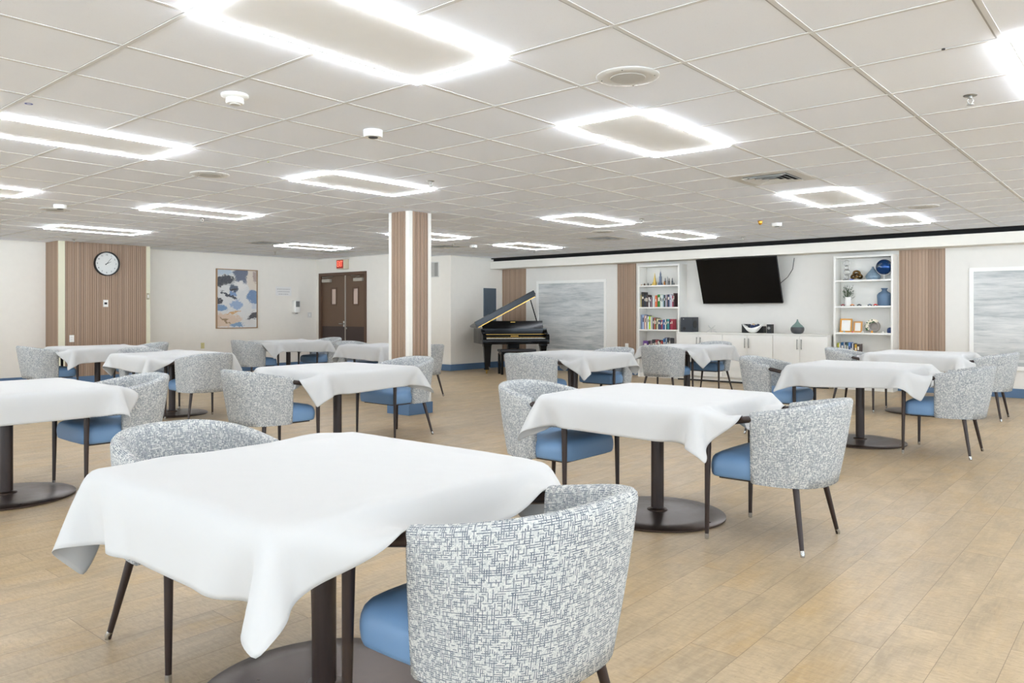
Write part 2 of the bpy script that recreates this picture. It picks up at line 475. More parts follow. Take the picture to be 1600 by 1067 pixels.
bm = B(); box(bm, FX - .012, FX, FY0, FY1, 0, BBH); box(bm, XL, FX, FY0, FY0 + .012, 0, BBH); struct('baseboard_feature', bm, M['blue'])

# wood panels on the television wall
for k, (pa, pb) in enumerate(((787, 822), (965, 994), (1405, 1477))):
    xa, xb = atY(pa, HY, YB).x, atY(pb, HY, YB).x
    if k == 0: xa = XJ + .03
    bm = B(); slat_panel(bm, 0, xa, xb, YB - .001, -1, BBH if k != 2 else BBH, 2.234, pitch=.048, gap=.003, th=.012)
    struct('trim_%d' % (7 + k), bm, M['slat_x'])

# framed brushed panels
def wall_art(x0, x1, z0, z1, label):
    t = thing('framed_wall_panel', label, 'wall panel', ((x0 + x1) / 2, YB, (z0 + z1) / 2), 0, 'framed grey panels on the television wall')
    w, h = (x1 - x0) / 2, (z1 - z0) / 2
    bm = B(); box(bm, -w, w, -.010, 0, -h, h); obj('canvas', bm, M['art'], t)
    bm = B(); f = .06
    for d in ((-w - f, w + f, h, h + f), (-w - f, w + f, -h - f, -h), (-w - f, -w, -h, h), (w, w + f, -h, h)):
        box(bm, d[0], d[1], -.022, 0, d[2], d[3], bev=.005)
    obj('frame', bm, M['white'], t)
wall_art(-10.55, -8.83, .46, 1.88, 'white framed grey brushed wall panel behind the piano')
wall_art(-2.20, -.46, .46, 1.86, 'white framed grey brushed wall panel at the right edge')

# square column with wood slats between white corner strips, blue plinth
cx0, cx1, cy0, cy1 = -7.335, -6.965, 6.25, 6.62
colm = thing('column', 'square white column with brown ribbed wood strips and blue plinth', 'column', ((cx0 + cx1) / 2, (cy0 + cy1) / 2, 0))
hw = .185
bm = B(); box(bm, -hw, hw, -hw, hw, 0, CZ, bev=.003); obj('shaft', bm, M['colwhite'], colm)
for s in (1, -1):
    bm = B(); slat_panel(bm, 0, -hw + .06, hw - .06, -s * hw, -s, .14, CZ - .004, pitch=.032, gap=.009, th=.012); obj('wood_strip', bm, M['slat_x'], colm)
    bm = B(); slat_panel(bm, 1, -hw + .06, hw - .06, s * hw, s, .14, CZ - .004, pitch=.032, gap=.009, th=.012); obj('wood_strip', bm, M['slat_y'], colm)
bm = B(); box(bm, -hw - .014, hw + .014, -hw - .014, hw + .014, 0, .14, bev=.003); obj('plinth', bm, M['blue'], colm)

# ------------------------------------------------------------------ ceiling lights
def make_light():
    t = thing('ceiling_light', '', 'ceiling light', (0, 0, CZ))
    w, l = GX / 2 - .002, GY - .002
    bm = B(); e = .018
    for d in ((-w, w, -l, -l + e), (-w, w, l - e, l), (-w, -w + e, -l + e, l - e), (w - e, w, -l + e, l - e)):
        box(bm, *d, -.018, -.003)
    ls = obj('led_strip', bm, [M['lamp'], M['lamp_side']], t)
    for f in ls.data.polygons: f.material_index = 0 if abs(f.normal.z) > .5 else 1
    bm = B(); g = .004
    for d in ((-w + e, w - e, -l + e, -l + e + g), (-w + e, w - e, l - e - g, l - e), (-w + e, -w + e + g, -l + e + g, l - e - g), (w - e - g, w - e, -l + e + g, l - e - g)):
        box(bm, *d, -.012, 0)
    obj('housing', bm, M['grid'], t)
    bm = B(); box(bm, -w + e + g, w - e - g, -l + e + g, l - e - g, -.0055, 0); obj('center_tile', bm, plain(244, 244, 242, .95), t)
    return t
LL = {(-2, 0): 'large bright rectangular ceiling light nearest the viewer, at the top', (2, 0): 'rectangular ceiling light above the middle right table, beside the round speaker',
      (8, 0): 'rectangular ceiling light just beyond the square vent', (12, 0): 'rectangular ceiling light near the soffit above the right bookcase',
      (-2, 5): 'long rectangular ceiling light at the left edge, nearer one', (2, 5): 'rectangular ceiling light just left of the column top, nearest it',
      (8, 5): 'rectangular ceiling light right of the column, with a vent behind it', (12, 5): 'rectangular ceiling light above the television side, next to the soffit',
      (-2, 10): 'rectangular ceiling light cut by the left edge, above the feature wall side', (2, 10): 'rectangular ceiling light between the clock and the column, large of the far ones',
      (8, 10): 'rectangular ceiling light partly hidden behind the column top', (12, 10): 'far rectangular ceiling light above the piano',
      (2, 15): 'rectangular ceiling light just above the clock', (8, 15): 'far rectangular ceiling light in front of the exit door',
      (2, -4): 'bright rectangular ceiling light cut by the top right corner'}
lt0 = None
for i in (-12, -8, -2, 2, 8, 12):
    for j in (-14, -9, -4, 0, 5, 10, 15):
        if (i, j) == (12, 15): continue
        x, y = GX0 - (j + .5) * GX, GY0 + (i + 1) * GY
        lab = LL.get((i, j), 'rectangular edge lit ceiling light outside the view, behind or beside the camera')
        if lt0 is None:
            lt0 = make_light(); lt0.location = (x, y, CZ); o = lt0
        else: o = dup(lt0, (x, y, CZ))
        o['label'] = lab; o['group'] = 'edge lit ceiling lights'

# ------------------------------------------------------------------ dining chair
def superpath(a, w, L, n=2.7):
    ca, sa = math.cos(a), math.sin(a)
    x = w * math.copysign(abs(ca) ** (2 / n), ca); y = -L * abs(sa) ** (2 / n)
    return x, y
def chair_shell():
    bm = B(); uvl = bm.loops.layers.uv.new('UVMap')
    NA = 40
    zb, th = .335, .052
    As = []
    for k in range(NA + 1):
        u = -1 + 2 * k / NA
        As.append(PI / 2 * (1 + u))
    # even spacing by arclength
    fine = [i * PI / 2000 for i in range(2001)]
    pts = [superpath(a, .31, .39) for a in fine]
    acc = [0]
    for p, q in zip(pts, pts[1:]): acc.append(acc[-1] + math.dist(p, q))
    As, Us = [], []
    for k in range(NA + 1):
        target = acc[-1] * k / NA
        i = min(range(len(acc)), key=lambda m: abs(acc[m] - target)); As.append(fine[i]); Us.append(acc[i])
    def P(a, z, inset):
        t = (z - zb) / (.79 - zb)
        w = .283 + .030 * t - inset; L = .322 + .080 * t - inset
        x, y = superpath(a, w, L)
        return Vector((x, y - .005, z))
    rings, vs = [], None
    for a in As:
        s = math.sin(a)
        zt = .718 + .070 * (s ** .8)
        loop = []
        for k in range(8): z = zb + (zt - .025 - zb) * k / 7; loop.append(P(a, z, -.004 * math.sin(PI * k / 7)))
        for k in range(1, 6):
            ph = PI * k / 6; loop.append(P(a, zt - .025 + .025 * math.sin(ph), th / 2 - th / 2 * math.cos(ph)))
        for k in range(6): z = zt - .025 - (zt - .025 - .40) * k / 5; loop.append(P(a, z, th + .006 * math.sin(PI * k / 5)))
        loop.append(P(a, zb, th))
        rings.append(loop)
    m = len(rings[0])
    cum = [0]
    mid = rings[NA // 2]
    for p, q in zip(mid, mid[1:] + mid[:1]): cum.append(cum[-1] + (p - q).length)
    # rounded end caps
    def shrink(loop, f, dy):
        c0 = sum(loop, Vector()) / len(loop)
        out = []
        for p in loop:
            cxm = c0.x
            q = Vector((cxm + (p.x - cxm) * f, p.y + dy, p.z if f > .9 else c0.z + (p.z - c0.z) * (1 - (1 - f) * .12)))
            out.append(q)
        return out
    allr = [shrink(rings[0], .35, .018), shrink(rings[0], .75, .014)] + rings + [shrink(rings[-1], .75, .014), shrink(rings[-1], .35, .018)]
    U = [Us[0] - .03, Us[0] - .015] + Us + [Us[-1] + .015, Us[-1] + .03]
    V = [[bm.verts.new(p) for p in r] for r in allr]
    for i in range(len(V) - 1):
        for k in range(m):
            f = bm.faces.new((V[i][k], V[i + 1][k], V[i + 1][(k + 1) % m], V[i][(k + 1) % m]))
            for l, (uu, vv) in zip(f.loops, ((U[i], cum[k]), (U[i + 1], cum[k]), (U[i + 1], cum[k + 1]), (U[i], cum[k + 1]))):
                l[uvl].uv = (uu, vv)
    for r in (V[0], V[-1]):
        f = bm.faces.new(r)
        for l in f.loops: l[uvl].uv = (l.vert.co.x, l.vert.co.z)
    return bm
def cushion(bm, outline, z0, z1, rnd, crown=0.0):
    c = (sum(p[0] for p in outline) / len(outline), sum(p[1] for p in outline) / len(outline))
    levels = [(z0, 1 - rnd * 1.6), (z0 + .004, 1 - rnd * .9), (z0 + .018, 1 - rnd * .35), (z0 + .045, 1), (z1 - .055, 1), (z1 - .036, 1 - rnd * .35), (z1 - .018, 1 - rnd * 1.1), (z1 - .004, 1 - rnd * 2.6),
              (z1 + crown * .35, .80), (z1 + crown * .8, .45), (z1 + crown, .12)]
    rings = [[bm.verts.new((c[0] + (x - c[0]) * s, c[1] + (y - c[1]) * s, z)) for x, y in outline] for z, s in levels]
    n = len(outline)
    for a, b in zip(rings, rings[1:]):
        for k in range(n): bm.faces.new((a[k], a[(k + 1) % n], b[(k + 1) % n], b[k]))
    bm.faces.new(rings[0][::-1]); bm.faces.new(rings[-1])
def make_chair():
    t = thing('dining_chair', '', 'chair')
    obj('backrest', chair_shell(), M['tweed'], t, smooth=True, ang=80)
    out = []
    fw, fy, rc = .272, .262, .06
    for k in range(7):
        a = PI / 2 * k / 6; out.append((fw - rc + rc * math.cos(a), fy - rc + rc * math.sin(a)))
    for k in range(1, 6): out.append((fw - rc - 2 * (fw - rc) * k / 6, fy + .006 * math.sin(PI * k / 6)))
    for k in range(7):
        a = PI / 2 + PI / 2 * k / 6; out.append((-fw + rc + rc * math.cos(a), fy - rc + rc * math.sin(a)))
    out += [(-.272, .10), (-.268, .02), (-.245, -.02)]
    for k in range(9):
        a = PI + PI * k / 8; out.append((.245 * math.cos(a), -.10 + .19 * math.sin(a)))
    out += [(.245, -.02), (.268, .02), (.272, .10)]
    bm = B(); cushion(bm, out, .345, .462, .035, .022); obj('seat', bm, M['vinyl'], t, smooth=True, ang=60)
    bm = B(); box(bm, -.225, .225, -.20, .215, .330, .350, bev=.004); obj('seat_frame', bm, M['wood'], t)
    def leg(a, b, r0, r1):
        a, b = Vector(a), Vector(b)
        bm = B(); pts = [a.lerp(b, k / 8) for k in range(9)]
        tube(bm, pts, [r0 + (r1 - r0) * (k / 8) for k in range(9)], 14)
        o = obj('leg', bm, M['wood'], t, smooth=True)
        bm = B(); d = (a - b).normalized()
        tube(bm, [b + Vector((0, 0, 0)), Vector((b.x, b.y, .012)), b + d * .030], [r1 * 1.02, r1 * 1.15, r1 * 1.1], 14)
        g = obj('glide', bm, M['chrome'], o, smooth=True); g['label'] = 'clear and chrome foot glide'
    for s in (1, -1):
        leg((s * .286, .250, .628), (s * .290, .256, 0), .0195, .0105)
        leg((s * .205, -.20, .345), (s * .276, -.262, 0), .0175, .0105)
        bm = B()
        p = [(s * .286, -.05, .683), (s * .286, .02, .676), (s * .286, .13, .655), (s * .286, .215, .640), (s * .286, .242, .632), (s * .286, .252, .612)]
        tube(bm, p, [.019, .019, .0185, .0185, .0195, .0195], 14); obj('armrest', bm, M['wood'], t, smooth=True, ang=60)
    return t
N, S_, E_, W_ = 0, PI, -PI / 2, PI / 2     # facing +Y, -Y, +X, -X
CH = [
 (-1.42, 1.57, W_, 'grey tweed dining chair nearest the viewer, back turned, at the foreground table'),
 (-2.80, 1.50, E_, 'grey tweed chair left of the foreground table, only rim and two legs showing'),
 (-2.98, 3.97, E_, 'grey tweed chair left of the middle right table, blue seat under the cloth'),
 (-1.665, 4.195, W_, 'grey tweed chair right of the middle right table, all four legs in view'),
 (-3.03, 7.82, E_, 'grey tweed chair left of the third table on the right, in front of white cabinets'),
 (-1.515, 7.70, W_, 'grey tweed chair right of the third table on the right, blue seat visible'),
 (-3.03, 10.48, E_, 'grey tweed chair in front of the right bookcase, left of the farthest right table'),
 (-1.69, 10.53, W_, 'grey tweed chair farthest right, below the grey wall panel'),
 (-5.70, 3.59, N, 'grey tweed chair, back turned, at the table before the column'),
 (-5.98, 5.18, S_, 'grey tweed chair facing us in front of the column, right of its table'),
 (-5.83, 2.33, S_, 'grey tweed chair facing left at the table cut by the left edge'),
 (-8.61, 4.47, W_, 'grey tweed chair seen from behind, at the table before the abstract painting'),
 (-9.96, 4.47, E_, 'grey tweed chair mostly hidden behind the table before the wood feature wall'),
 (-12.00, 4.02, N, 'leftmost grey tweed chair, its back against the plain wall left of the clock'),
 (-12.00, 5.26, S_, 'grey tweed chair right of the table under the clock, only its rim showing'),
 (-11.90, 7.18, N, 'grey tweed chair below and right of the abstract painting, back turned'),
 (-11.90, 8.48, S_, 'grey tweed chair in front of the brown double door, facing its table'),
 (-9.88, 7.80, E_, 'grey tweed chair hidden behind the small table left of the column'),
 (-8.45, 7.76, W_, 'grey tweed chair half hidden behind the right edge of the column'),
 (-5.60, 7.02, N, 'grey tweed chair with its back turned in front of the piano bench'),
 (-5.55, 8.40, S_, 'grey tweed chair on the far side of the table below the left grey wall panel'),
 (-5.52, 9.93, N, 'grey tweed chair seen from behind in front of the left bookcase'),
 (-5.50, 11.25, S_, 'grey tweed chair facing us in front of the white cabinets, under the television'),
]
ch0 = make_chair()
for k, (x, y, rz, lab) in enumerate(CH):
    if k == 0: ch0.location = (x, y, 0); ch0.rotation_euler = (0, 0, rz); o = ch0
    else: o = dup(ch0, (x, y, 0), rz)
    o['label'] = lab; o['group'] = 'grey tweed dining chairs with blue seats'

# ------------------------------------------------------------------ tables and draped cloths
TH = .535; TZ = .742
def make_table():
    t = thing('dining_table', '', 'table')
    bm = B(); box(bm, -TH + .022, TH - .022, -TH + .022, TH - .022, TZ - .040, TZ - .007, bev=.014); obj('tabletop', bm, M['underside'], t, smooth=True)
    bm = B(); lathe(bm, [(.039, .03), (.039, TZ - .05), (.10, TZ - .045), (.10, TZ - .032)], 32); obj('pole', bm, M['wood'], t, smooth=True)
    bm = B(); lathe(bm, [(.402, 0), (.408, .004), (.408, .012), (.400, .017), (.30, .022), (.16, .028), (.09, .032)], 64); obj('base_plate', bm, M['base'], t, smooth=True)
    bm = B(); lathe(bm, [(.064, .030), (.064, .038), (.056, .045), (.041, .047)], 32); obj('collar', bm, M['base'], t, smooth=True)
    return t
def cloth_mesh(seed, size=1.50, n=51, off=(0, 0), rot=0.0, chairs=()):
    rng = np.random.RandomState(seed)
    g = np.linspace(-size / 2, size / 2, n)
    X, Y = np.meshgrid(g, g, indexing='ij')
    c, s = math.cos(rot), math.sin(rot)
    P = np.stack([X * c - Y * s + off[0], X * s + Y * c + off[1], np.full_like(X, TZ + .004)], -1)
    P[..., 2] += rng.rand(n, n) * .0015
    h = g[1] - g[0]
    top = TZ + .003; hw = TH + .003; rr = .012
    pin = (np.abs(P[..., 0]) < TH - .10) & (np.abs(P[..., 1]) < TH - .10)
    rest = P.copy()
    V = np.zeros_like(P)
    # outward seeding so that each corner opens into its own fold
    dirs = rng.uniform(-1, 1, (2, 2))
    def proj(A, Bv, L, stiff):
        d = Bv - A; ln = np.linalg.norm(d, axis=-1, keepdims=True) + 1e-9
        return d * ((ln - L) / ln) * .5 * stiff
    caps = []
    for ox, oy, az in chairs:
        ca_, sa_ = math.cos(az), math.sin(az)
        T = lambda x, y, z: np.array([ox + x * ca_ - y * sa_, oy + x * sa_ + y * ca_, z])
        for s_ in (1, -1):
            caps.append((T(s_ * .286, -.04, .683), T(s_ * .286, .12, .657), .032))
            caps.append((T(s_ * .286, .12, .657), T(s_ * .286, .246, .634), .033))
            caps.append((T(s_ * .287, .246, .63), T(s_ * .287, .25, .38), .030))
            if abs(ox) + abs(oy) * 0 >= .64:
                caps.append((T(s_ * .285, -.02, .44), T(s_ * .285, -.02, .71), .036))
                caps.append((T(s_ * .285, -.10, .44), T(s_ * .285, -.10, .72), .036))
    def collide(Q, final=False):
        for A_, B_, r_ in caps:
            ab = B_ - A_; L_ = ab @ ab
            t_ = np.clip(((Q - A_) @ ab) / L_, 0, 1)
            dv = Q - (A_ + t_[..., None] * ab)
            ln = np.linalg.norm(dv, axis=-1)
            m_ = ln < r_
            if m_.any():
                Q[m_] += dv[m_] * ((r_ - ln[m_]) / (ln[m_] + 1e-9))[:, None]
    dt = 1 / 110.
    if caps:
        # lay the cloth over the arms from above
        pass
    for it in range(310):
        V[..., 2] -= 9.8 * dt
        V *= .985 if it < 210 else .93
        if it < 60:
            r2 = (np.abs(P[..., 0]) > TH) & (np.abs(P[..., 1]) > TH)
            V[..., 0][r2] += dt * 3.0 * np.sign(P[..., 0][r2]); V[..., 1][r2] += dt * 3.0 * np.sign(P[..., 1][r2])
        Q = P + V * dt
        for k in range(10):
            for ax in (0, 1):
                for par in (0, 1):
                    if ax == 0: sa, sb = (slice(par, n - 1, 2), slice(None)), (slice(par + 1, n, 2), slice(None))
                    else: sa, sb = (slice(None), slice(par, n - 1, 2)), (slice(None), slice(par + 1, n, 2))
                    la = len(range(par, n - 1, 2)); lb = len(range(par + 1, n, 2)); m_ = min(la, lb)
                    A, Bv = Q[sa], Q[sb]
                    d = proj(A, Bv, h, 1.0); Q[sa] = A + d; Q[sb] = Bv - d
            L2 = h * math.sqrt(2)
            for par in (0, 1):
                m1 = len(range(par, n - 1, 2))
                a = Q[par:n - 1:2, :-1]; b = Q[par + 1:n:2, 1:]
                d = proj(a, b, L2, .35); Q[par:n - 1:2, :-1] = a + d; Q[par + 1:n:2, 1:] = b - d
                a = Q[par:n - 1:2, 1:]; b = Q[par + 1:n:2, :-1]
                d = proj(a, b, L2, .35); Q[par:n - 1:2, 1:] = a + d; Q[par + 1:n:2, :-1] = b - d
            if k % 3 == 0:      # bending
                sb_ = .22
                a = Q[:-2]; b = Q[2:]; d = proj(a, b, 2 * h, sb_); Q[:-2] += d * .5; Q[2:] -= d * .5
                a = Q[:, :-2]; b = Q[:, 2:]; d = proj(a, b, 2 * h, sb_); Q[:, :-2] += d * .5; Q[:, 2:] -= d * .5
                a = Q[:-4]; b = Q[4:]; d = proj(a, b, 4 * h, .08); Q[:-4] += d * .5; Q[4:] -= d * .5
                a = Q[:, :-4]; b = Q[:, 4:]; d = proj(a, b, 4 * h, .08); Q[:, :-4] += d * .5; Q[:, 4:] -= d * .5
            # rounded box collision
            q = Q.copy()
            cxy = np.clip(q[..., :2], -(hw - rr), hw - rr); cz = np.minimum(q[..., 2], top - rr)
            dv = np.concatenate([q[..., :2] - cxy, (q[..., 2] - cz)[..., None]], -1)
            ln = np.linalg.norm(dv, axis=-1)
            slabz = q[..., 2] > top - .06
            hit = (ln < rr) & slabz
            inside = hit & (ln < 1e-6)
            o2 = hit & ~inside
            Q[o2] = np.concatenate([cxy, cz[..., None]], -1)[o2] + dv[o2] / ln[o2][:, None] * rr
            if inside.any():
                ii = np.where(inside)
                px, py, pz = q[ii][:, 0], q[ii][:, 1], q[ii][:, 2]
                dz = top - pz; dx = hw - np.abs(px); dy = hw - np.abs(py)
                w = np.argmin(np.stack([dz, dx, dy]), 0)
                nz = np.where(w == 0, top, pz); nx = np.where(w == 1, np.sign(px) * hw, px); ny = np.where(w == 2, np.sign(py) * hw, py)
                Q[ii] = np.stack([nx, ny, nz], -1)
            if k % 2 == 0: collide(Q)
            Q[pin] = rest[pin]
        V = (Q - P) / dt
        on = (Q[..., 2] > top - .004)
        V[on] *= .6
        sp = np.linalg.norm(V, axis=-1, keepdims=True); V *= np.minimum(1, 3.0 / (sp + 1e-9))
        P = Q
    me = bpy.data.meshes.new('tablecloth')
    vs = P.reshape(-1, 3).tolist()
    fs = [(i * n + j, (i + 1) * n + j, (i + 1) * n + j + 1, i * n + j + 1) for i in range(n - 1) for j in range(n - 1)]
    me.from_pydata(vs, [], fs); me.materials.append(M['cloth'])
    me.polygons.foreach_set('use_smooth', [True] * len(me.polygons))
    return me
TB = [
 (-2.08, 1.50, 0, 0, 'foreground', 'white cloth on the large foreground table, its corner hanging in a point'),
 (-2.385, 4.18, 1, 0, 'middle right', 'white cloth on the middle right table between two tweed chairs'),
 (-2.24, 7.79, 2, 0, 'third table on the right', 'white cloth on the third table at right, nearest the right bookcase side'),
 (-2.33, 10.62, 0, 1, 'farthest right', 'white cloth on the farthest right table, behind another white cloth'),
 (-5.93, 1.72, 1, 1, 'left edge', 'white cloth on the table cut off by the left edge'),
 (-5.80, 4.33, 2, 2, 'before the column', 'white cloth on the table in front of the column, pointed corner at its left'),
 (-9.30, 4.47, 0, 2, 'below the painting', 'white cloth on the table between the wood feature wall and the painting'),
 (-12.00, 4.65, 1, 2, 'under the clock', 'white cloth on the table below the clock'),
 (-11.90, 7.82, 2, 1, 'left of the door', 'white cloth on the table left of the brown double door'),
 (-9.20, 7.80, 0, 0, 'beside the column', 'white cloth on the table directly left of the column, below the door'),
 (-5.60, 7.75, 1, 3, 'before the left wall panel', 'white cloth on the table in front of the left grey wall panel'),
 (-5.53, 10.60, 2, 3, 'before the cabinets', 'white cloth on the table in front of the left bookcase and cabinets'),
]
# each drape is simulated over its table and the arms of the chairs pushed under it
SIMS = {
 'fore': dict(seed=3, size=1.45, rot=.02, off=(-.058, -.004), ch=((.66, .07, W_), (-.72, 0, E_))),
 'mid': dict(seed=11, size=1.43, rot=-.02, off=(-.008, .004), ch=((.72, .015, W_), (-.595, -.21, E_))),
 'third': dict(seed=23, size=1.43, rot=.03, off=(.01, .008), ch=((.725, -.09, W_), (-.79, .03, E_))),
 'pair': dict(seed=31, size=1.43, rot=.02, off=(.006, -.01), ch=((.67, -.03, W_), (-.69, -.02, E_))),
 'pair2': dict(seed=37, size=1.43, rot=-.035, off=(-.01, .01), ch=((.65, .03, W_), (-.65, 0, E_))),
 'one': dict(seed=41, size=1.43, rot=.0, off=(0, .0), ch=((.61, -.10, W_),)),
 'wide': dict(seed=47, size=1.43, rot=.02, off=(.0, .01), ch=((.85, .18, W_), (-.74, -.10, E_))),
}
CLOTHS = [('fore', 0), ('mid', 0), ('third', 0), ('pair', 0), ('one', 1), ('wide', 1), ('pair2', 0), ('pair', 1), ('pair2', 1), ('pair2', 2), ('pair', 3), ('pair2', 3)]
variants = {k: cloth_mesh(v['seed'], v['size'], off=v['off'], rot=v['rot'], chairs=v['ch']) for k, v in SIMS.items()}
tb0 = make_table()
TL = ['square table with round bronze base nearest the viewer, under white cloth', 'square pedestal table at middle right, its whole round base showing',
      'square pedestal table third back on the right, round base behind a chair leg', 'square pedestal table farthest back on the right',
      'square pedestal table cut by the left edge, round base showing', 'square pedestal table in front of the column',
      'square pedestal table before the abstract painting, pole beside a chair back', 'square pedestal table under the clock',
      'square pedestal table left of the brown double door', 'square pedestal table directly left of the column',
      'square pedestal table in front of the left grey wall panel', 'square pedestal table in front of the left bookcase']
for k, (x, y, v, q, nm, lab) in enumerate(TB):
    if k == 0: tb0.location = (x, y, 0); o = tb0
    else: o = dup(tb0, (x, y, 0), 0)
    o['label'] = TL[k]; o['group'] = 'square pedestal dining tables'
    v, q = CLOTHS[k]
    c = bpy.data.objects.new('tablecloth', variants[v]); COL.objects.link(c)
    c.location = (x, y, 0); c.rotation_euler = (0, 0, q * PI / 2)
    sm = c.modifiers.new('sub', 'SUBSURF'); sm.levels = 1; sm.render_levels = 1
    sd = c.modifiers.new('solid', 'SOLIDIFY'); sd.thickness = .0016; sd.offset = 1
    tag(c, lab, 'tablecloth', 'white tablecloths')

# ------------------------------------------------------------------ double door, exit sign and things on the left walls
dw = dr - dl
bm = B()
for d in ((dl - .055, dl + .02, 0, DH + .05), (dr - .02, dr + .055, 0, DH + .05), (dl + .02, dr - .02, DH - .02, DH + .05)):
    box(bm, d[0], d[1], YD - .018, YD + .10, d[2], d[3], bev=.004)
struct('trim_10', bm, M['doorframe'])
bm = B(); box(bm, dl - .2, dr + .2, YD + .115, YD + .125, 0, DH + .1); struct('trim_11', bm, M['wall_l'])
mid = atY(538.5, 480, YD).x
for k, (a, b) in enumerate(((dl + .02, mid - .004), (mid + .004, dr - .02))):
    bm = B(); wx0, wx1 = (a + b) / 2 - .09, (a + b) / 2 + .09
    for d in ((a, wx0, .005, DH - .02), (wx1, b, .005, DH - .02), (wx0, wx1, .005, 1.42), (wx0, wx1, 1.80, DH - .02)):
        box(bm, d[0], d[1], YD + .03, YD + .075, d[2], d[3])
    d = struct('door_%d' % (k + 1), bm, M['door'])
    bm = B()
    for q in ((wx0 - .02, wx1 + .02, 1.78, 1.82), (wx0 - .02, wx1 + .02, 1.40, 1.44), (wx0 - .02, wx0 + .01, 1.44, 1.78), (wx1 - .01, wx1 + .02, 1.44, 1.78)):
        box(bm, q[0], q[1], YD + .022, YD + .03, q[2], q[3])
    obj('window_frame', bm, M['doorframe'], d)
    boxobj('glass', plain(208, 186, 172, .15), (wx0, wx1, YD + .045, YD + .05, 1.42, 1.80), d)
    boxobj('kick_plate', M['kick'], (a + .01, b - .01, YD + .024, YD + .03, .01, .94), d)
    boxobj('door_closer', plain(190, 184, 172, .4, .4), ((a + .06, a + .36, YD - .03, YD + .03, DH - .16, DH - .09) if k == 0 else (b - .36, b - .06, YD - .03, YD + .03, DH - .16, DH - .09)), d, bev=.006)
    bm = B()
    if k == 0: tube(bm, [(a + .30, YD - .01, DH - .085), (a + .10, YD - .05, DH - .05), (a + .45, YD - .01, DH - .035)], .007, 8)
    else: tube(bm, [(b - .30, YD - .01, DH - .085), (b - .10, YD - .05, DH - .05), (b - .45, YD - .01, DH - .035)], .007, 8)
    obj('closer_arm', bm, M['steel'], d)
    if k == 0:
        bm = B(); tube(bm, [(b - .05, YD + .03, 1.0), (b - .05, YD - .03, 1.0), (b - .15, YD - .035, 1.0)], .011, 10); box(bm, b - .075, b - .025, YD + .018, YD + .03, .93, 1.06)
        obj('door_handle', bm, M['chrome'], d, smooth=True)
    else:
        bm = B(); tube(bm, [(a + .055, YD + .03, .90), (a + .055, YD + .005, .90)], .022, 14); obj('lock_cylinder', bm, M['chrome'], d, smooth=True)
bm = B(); box(bm, mid - .016, mid + .016, YD + .012, YD + .03, .01, DH - .02); struct('trim_12', bm, plain(176, 168, 156, .4, .5))

# exit sign over the door: boxy lit sign
t = thing('exit_sign', 'red lit EXIT sign with beige housing above the brown double door', 'sign', (atY(534, 412, YD - .1).x, YD - .10, 2.32))
bm = B(); box(bm, -.130, .130, -.05, .09, -.105, .105, bev=.006); obj('housing', bm, plain(214, 204, 178, .5), t, smooth=True)
boxobj('face', m_emit(150, 18, 12, .12, 'exit_face'), (-.118, .118, -.054, -.050, -.09, .09), t)
tx = text_mesh('EXIT', .155, .0015, m_emit(255, 120, 96, .95, 'exit_letters'), 'letters', t, .002)
tx.rotation_euler = (PI / 2, 0, 0); tx.location = (0, -.056, 0); tx.scale = (.62, 1.15, 1)

# abstract painting
a0, a1 = atX(337, 421, XL), atX(401, 512, XL)
py, pz, pw, ph = (a0.y + a1.y) / 2, 1.54, (a1.y - a0.y) / 2, .625
t = thing('abstract_painting', 'framed abstract painting in navy, white, blue and sand on the left wall', 'painting', (XL, py, pz))
bm = B(); box(bm, .004, .030, -pw + .02, pw - .02, -ph + .02, ph - .02); obj('canvas', bm, M['abstract'], t)
bm = B()
for q in ((-pw, pw, ph - .018, ph), (-pw, pw, -ph, -ph + .018), (-pw, -pw + .018, -ph + .018, ph - .018), (pw - .018, pw, -ph + .018, ph - .018)):
    box(bm, 0, .045, *q)
obj('frame', bm, M['frame'], t)

# wall clock on the wood feature wall
cc_ = atX(166, 412, FX); 
t = thing('wall_clock', 'round wall clock with thin black rim on the wood feature wall', 'clock', (FX, cc_.y, 2.12), -PI / 2)   # local -Y... front
t.rotation_euler = (0, 0, PI / 2)
# local frame: x across (towards +Y world), front faces local -Y (world +X)
def disc(name, r0, r1, y0, y1, mat, parent, n=56):
    bm = B()
    def ring(r, y): return [bm.verts.new((r * math.cos(2 * PI * k / n), y, r * math.sin(2 * PI * k / n))) for k in range(n)]
    if r0 == 0:
        a, b = ring(r1, y0), ring(r1, y1)
        for k in range(n): bm.faces.new((a[k], a[(k + 1) % n], b[(k + 1) % n], b[k]))
        bm.faces.new(a); bm.faces.new(b)
    else:
        R_ = [ring(r1, y1), ring(r1, y0), ring(r0, y0), ring(r0, y1)]
        for q in range(4):
            a, b = R_[q], R_[(q + 1) % 4]
            for k in range(n): bm.faces.new((a[k], a[(k + 1) % n], b[(k + 1) % n], b[k]))
    return obj(name, bm, mat, parent, smooth=True)
disc('rim', .198, .215, -.055, 0, M['black'], t)
disc('dial', 0, .199, -.020, -.002, plain(222, 222, 216, .25), t)
for hh in range(1, 13):
    an = PI / 2 - hh * PI / 6
    n_ = text_mesh(str(hh), .038, .0008, M['black'], 'numeral', t)
    n_.rotation_euler = (PI / 2, 0, 0); n_.location = (.158 * math.cos(an), -.0215, .158 * math.sin(an))
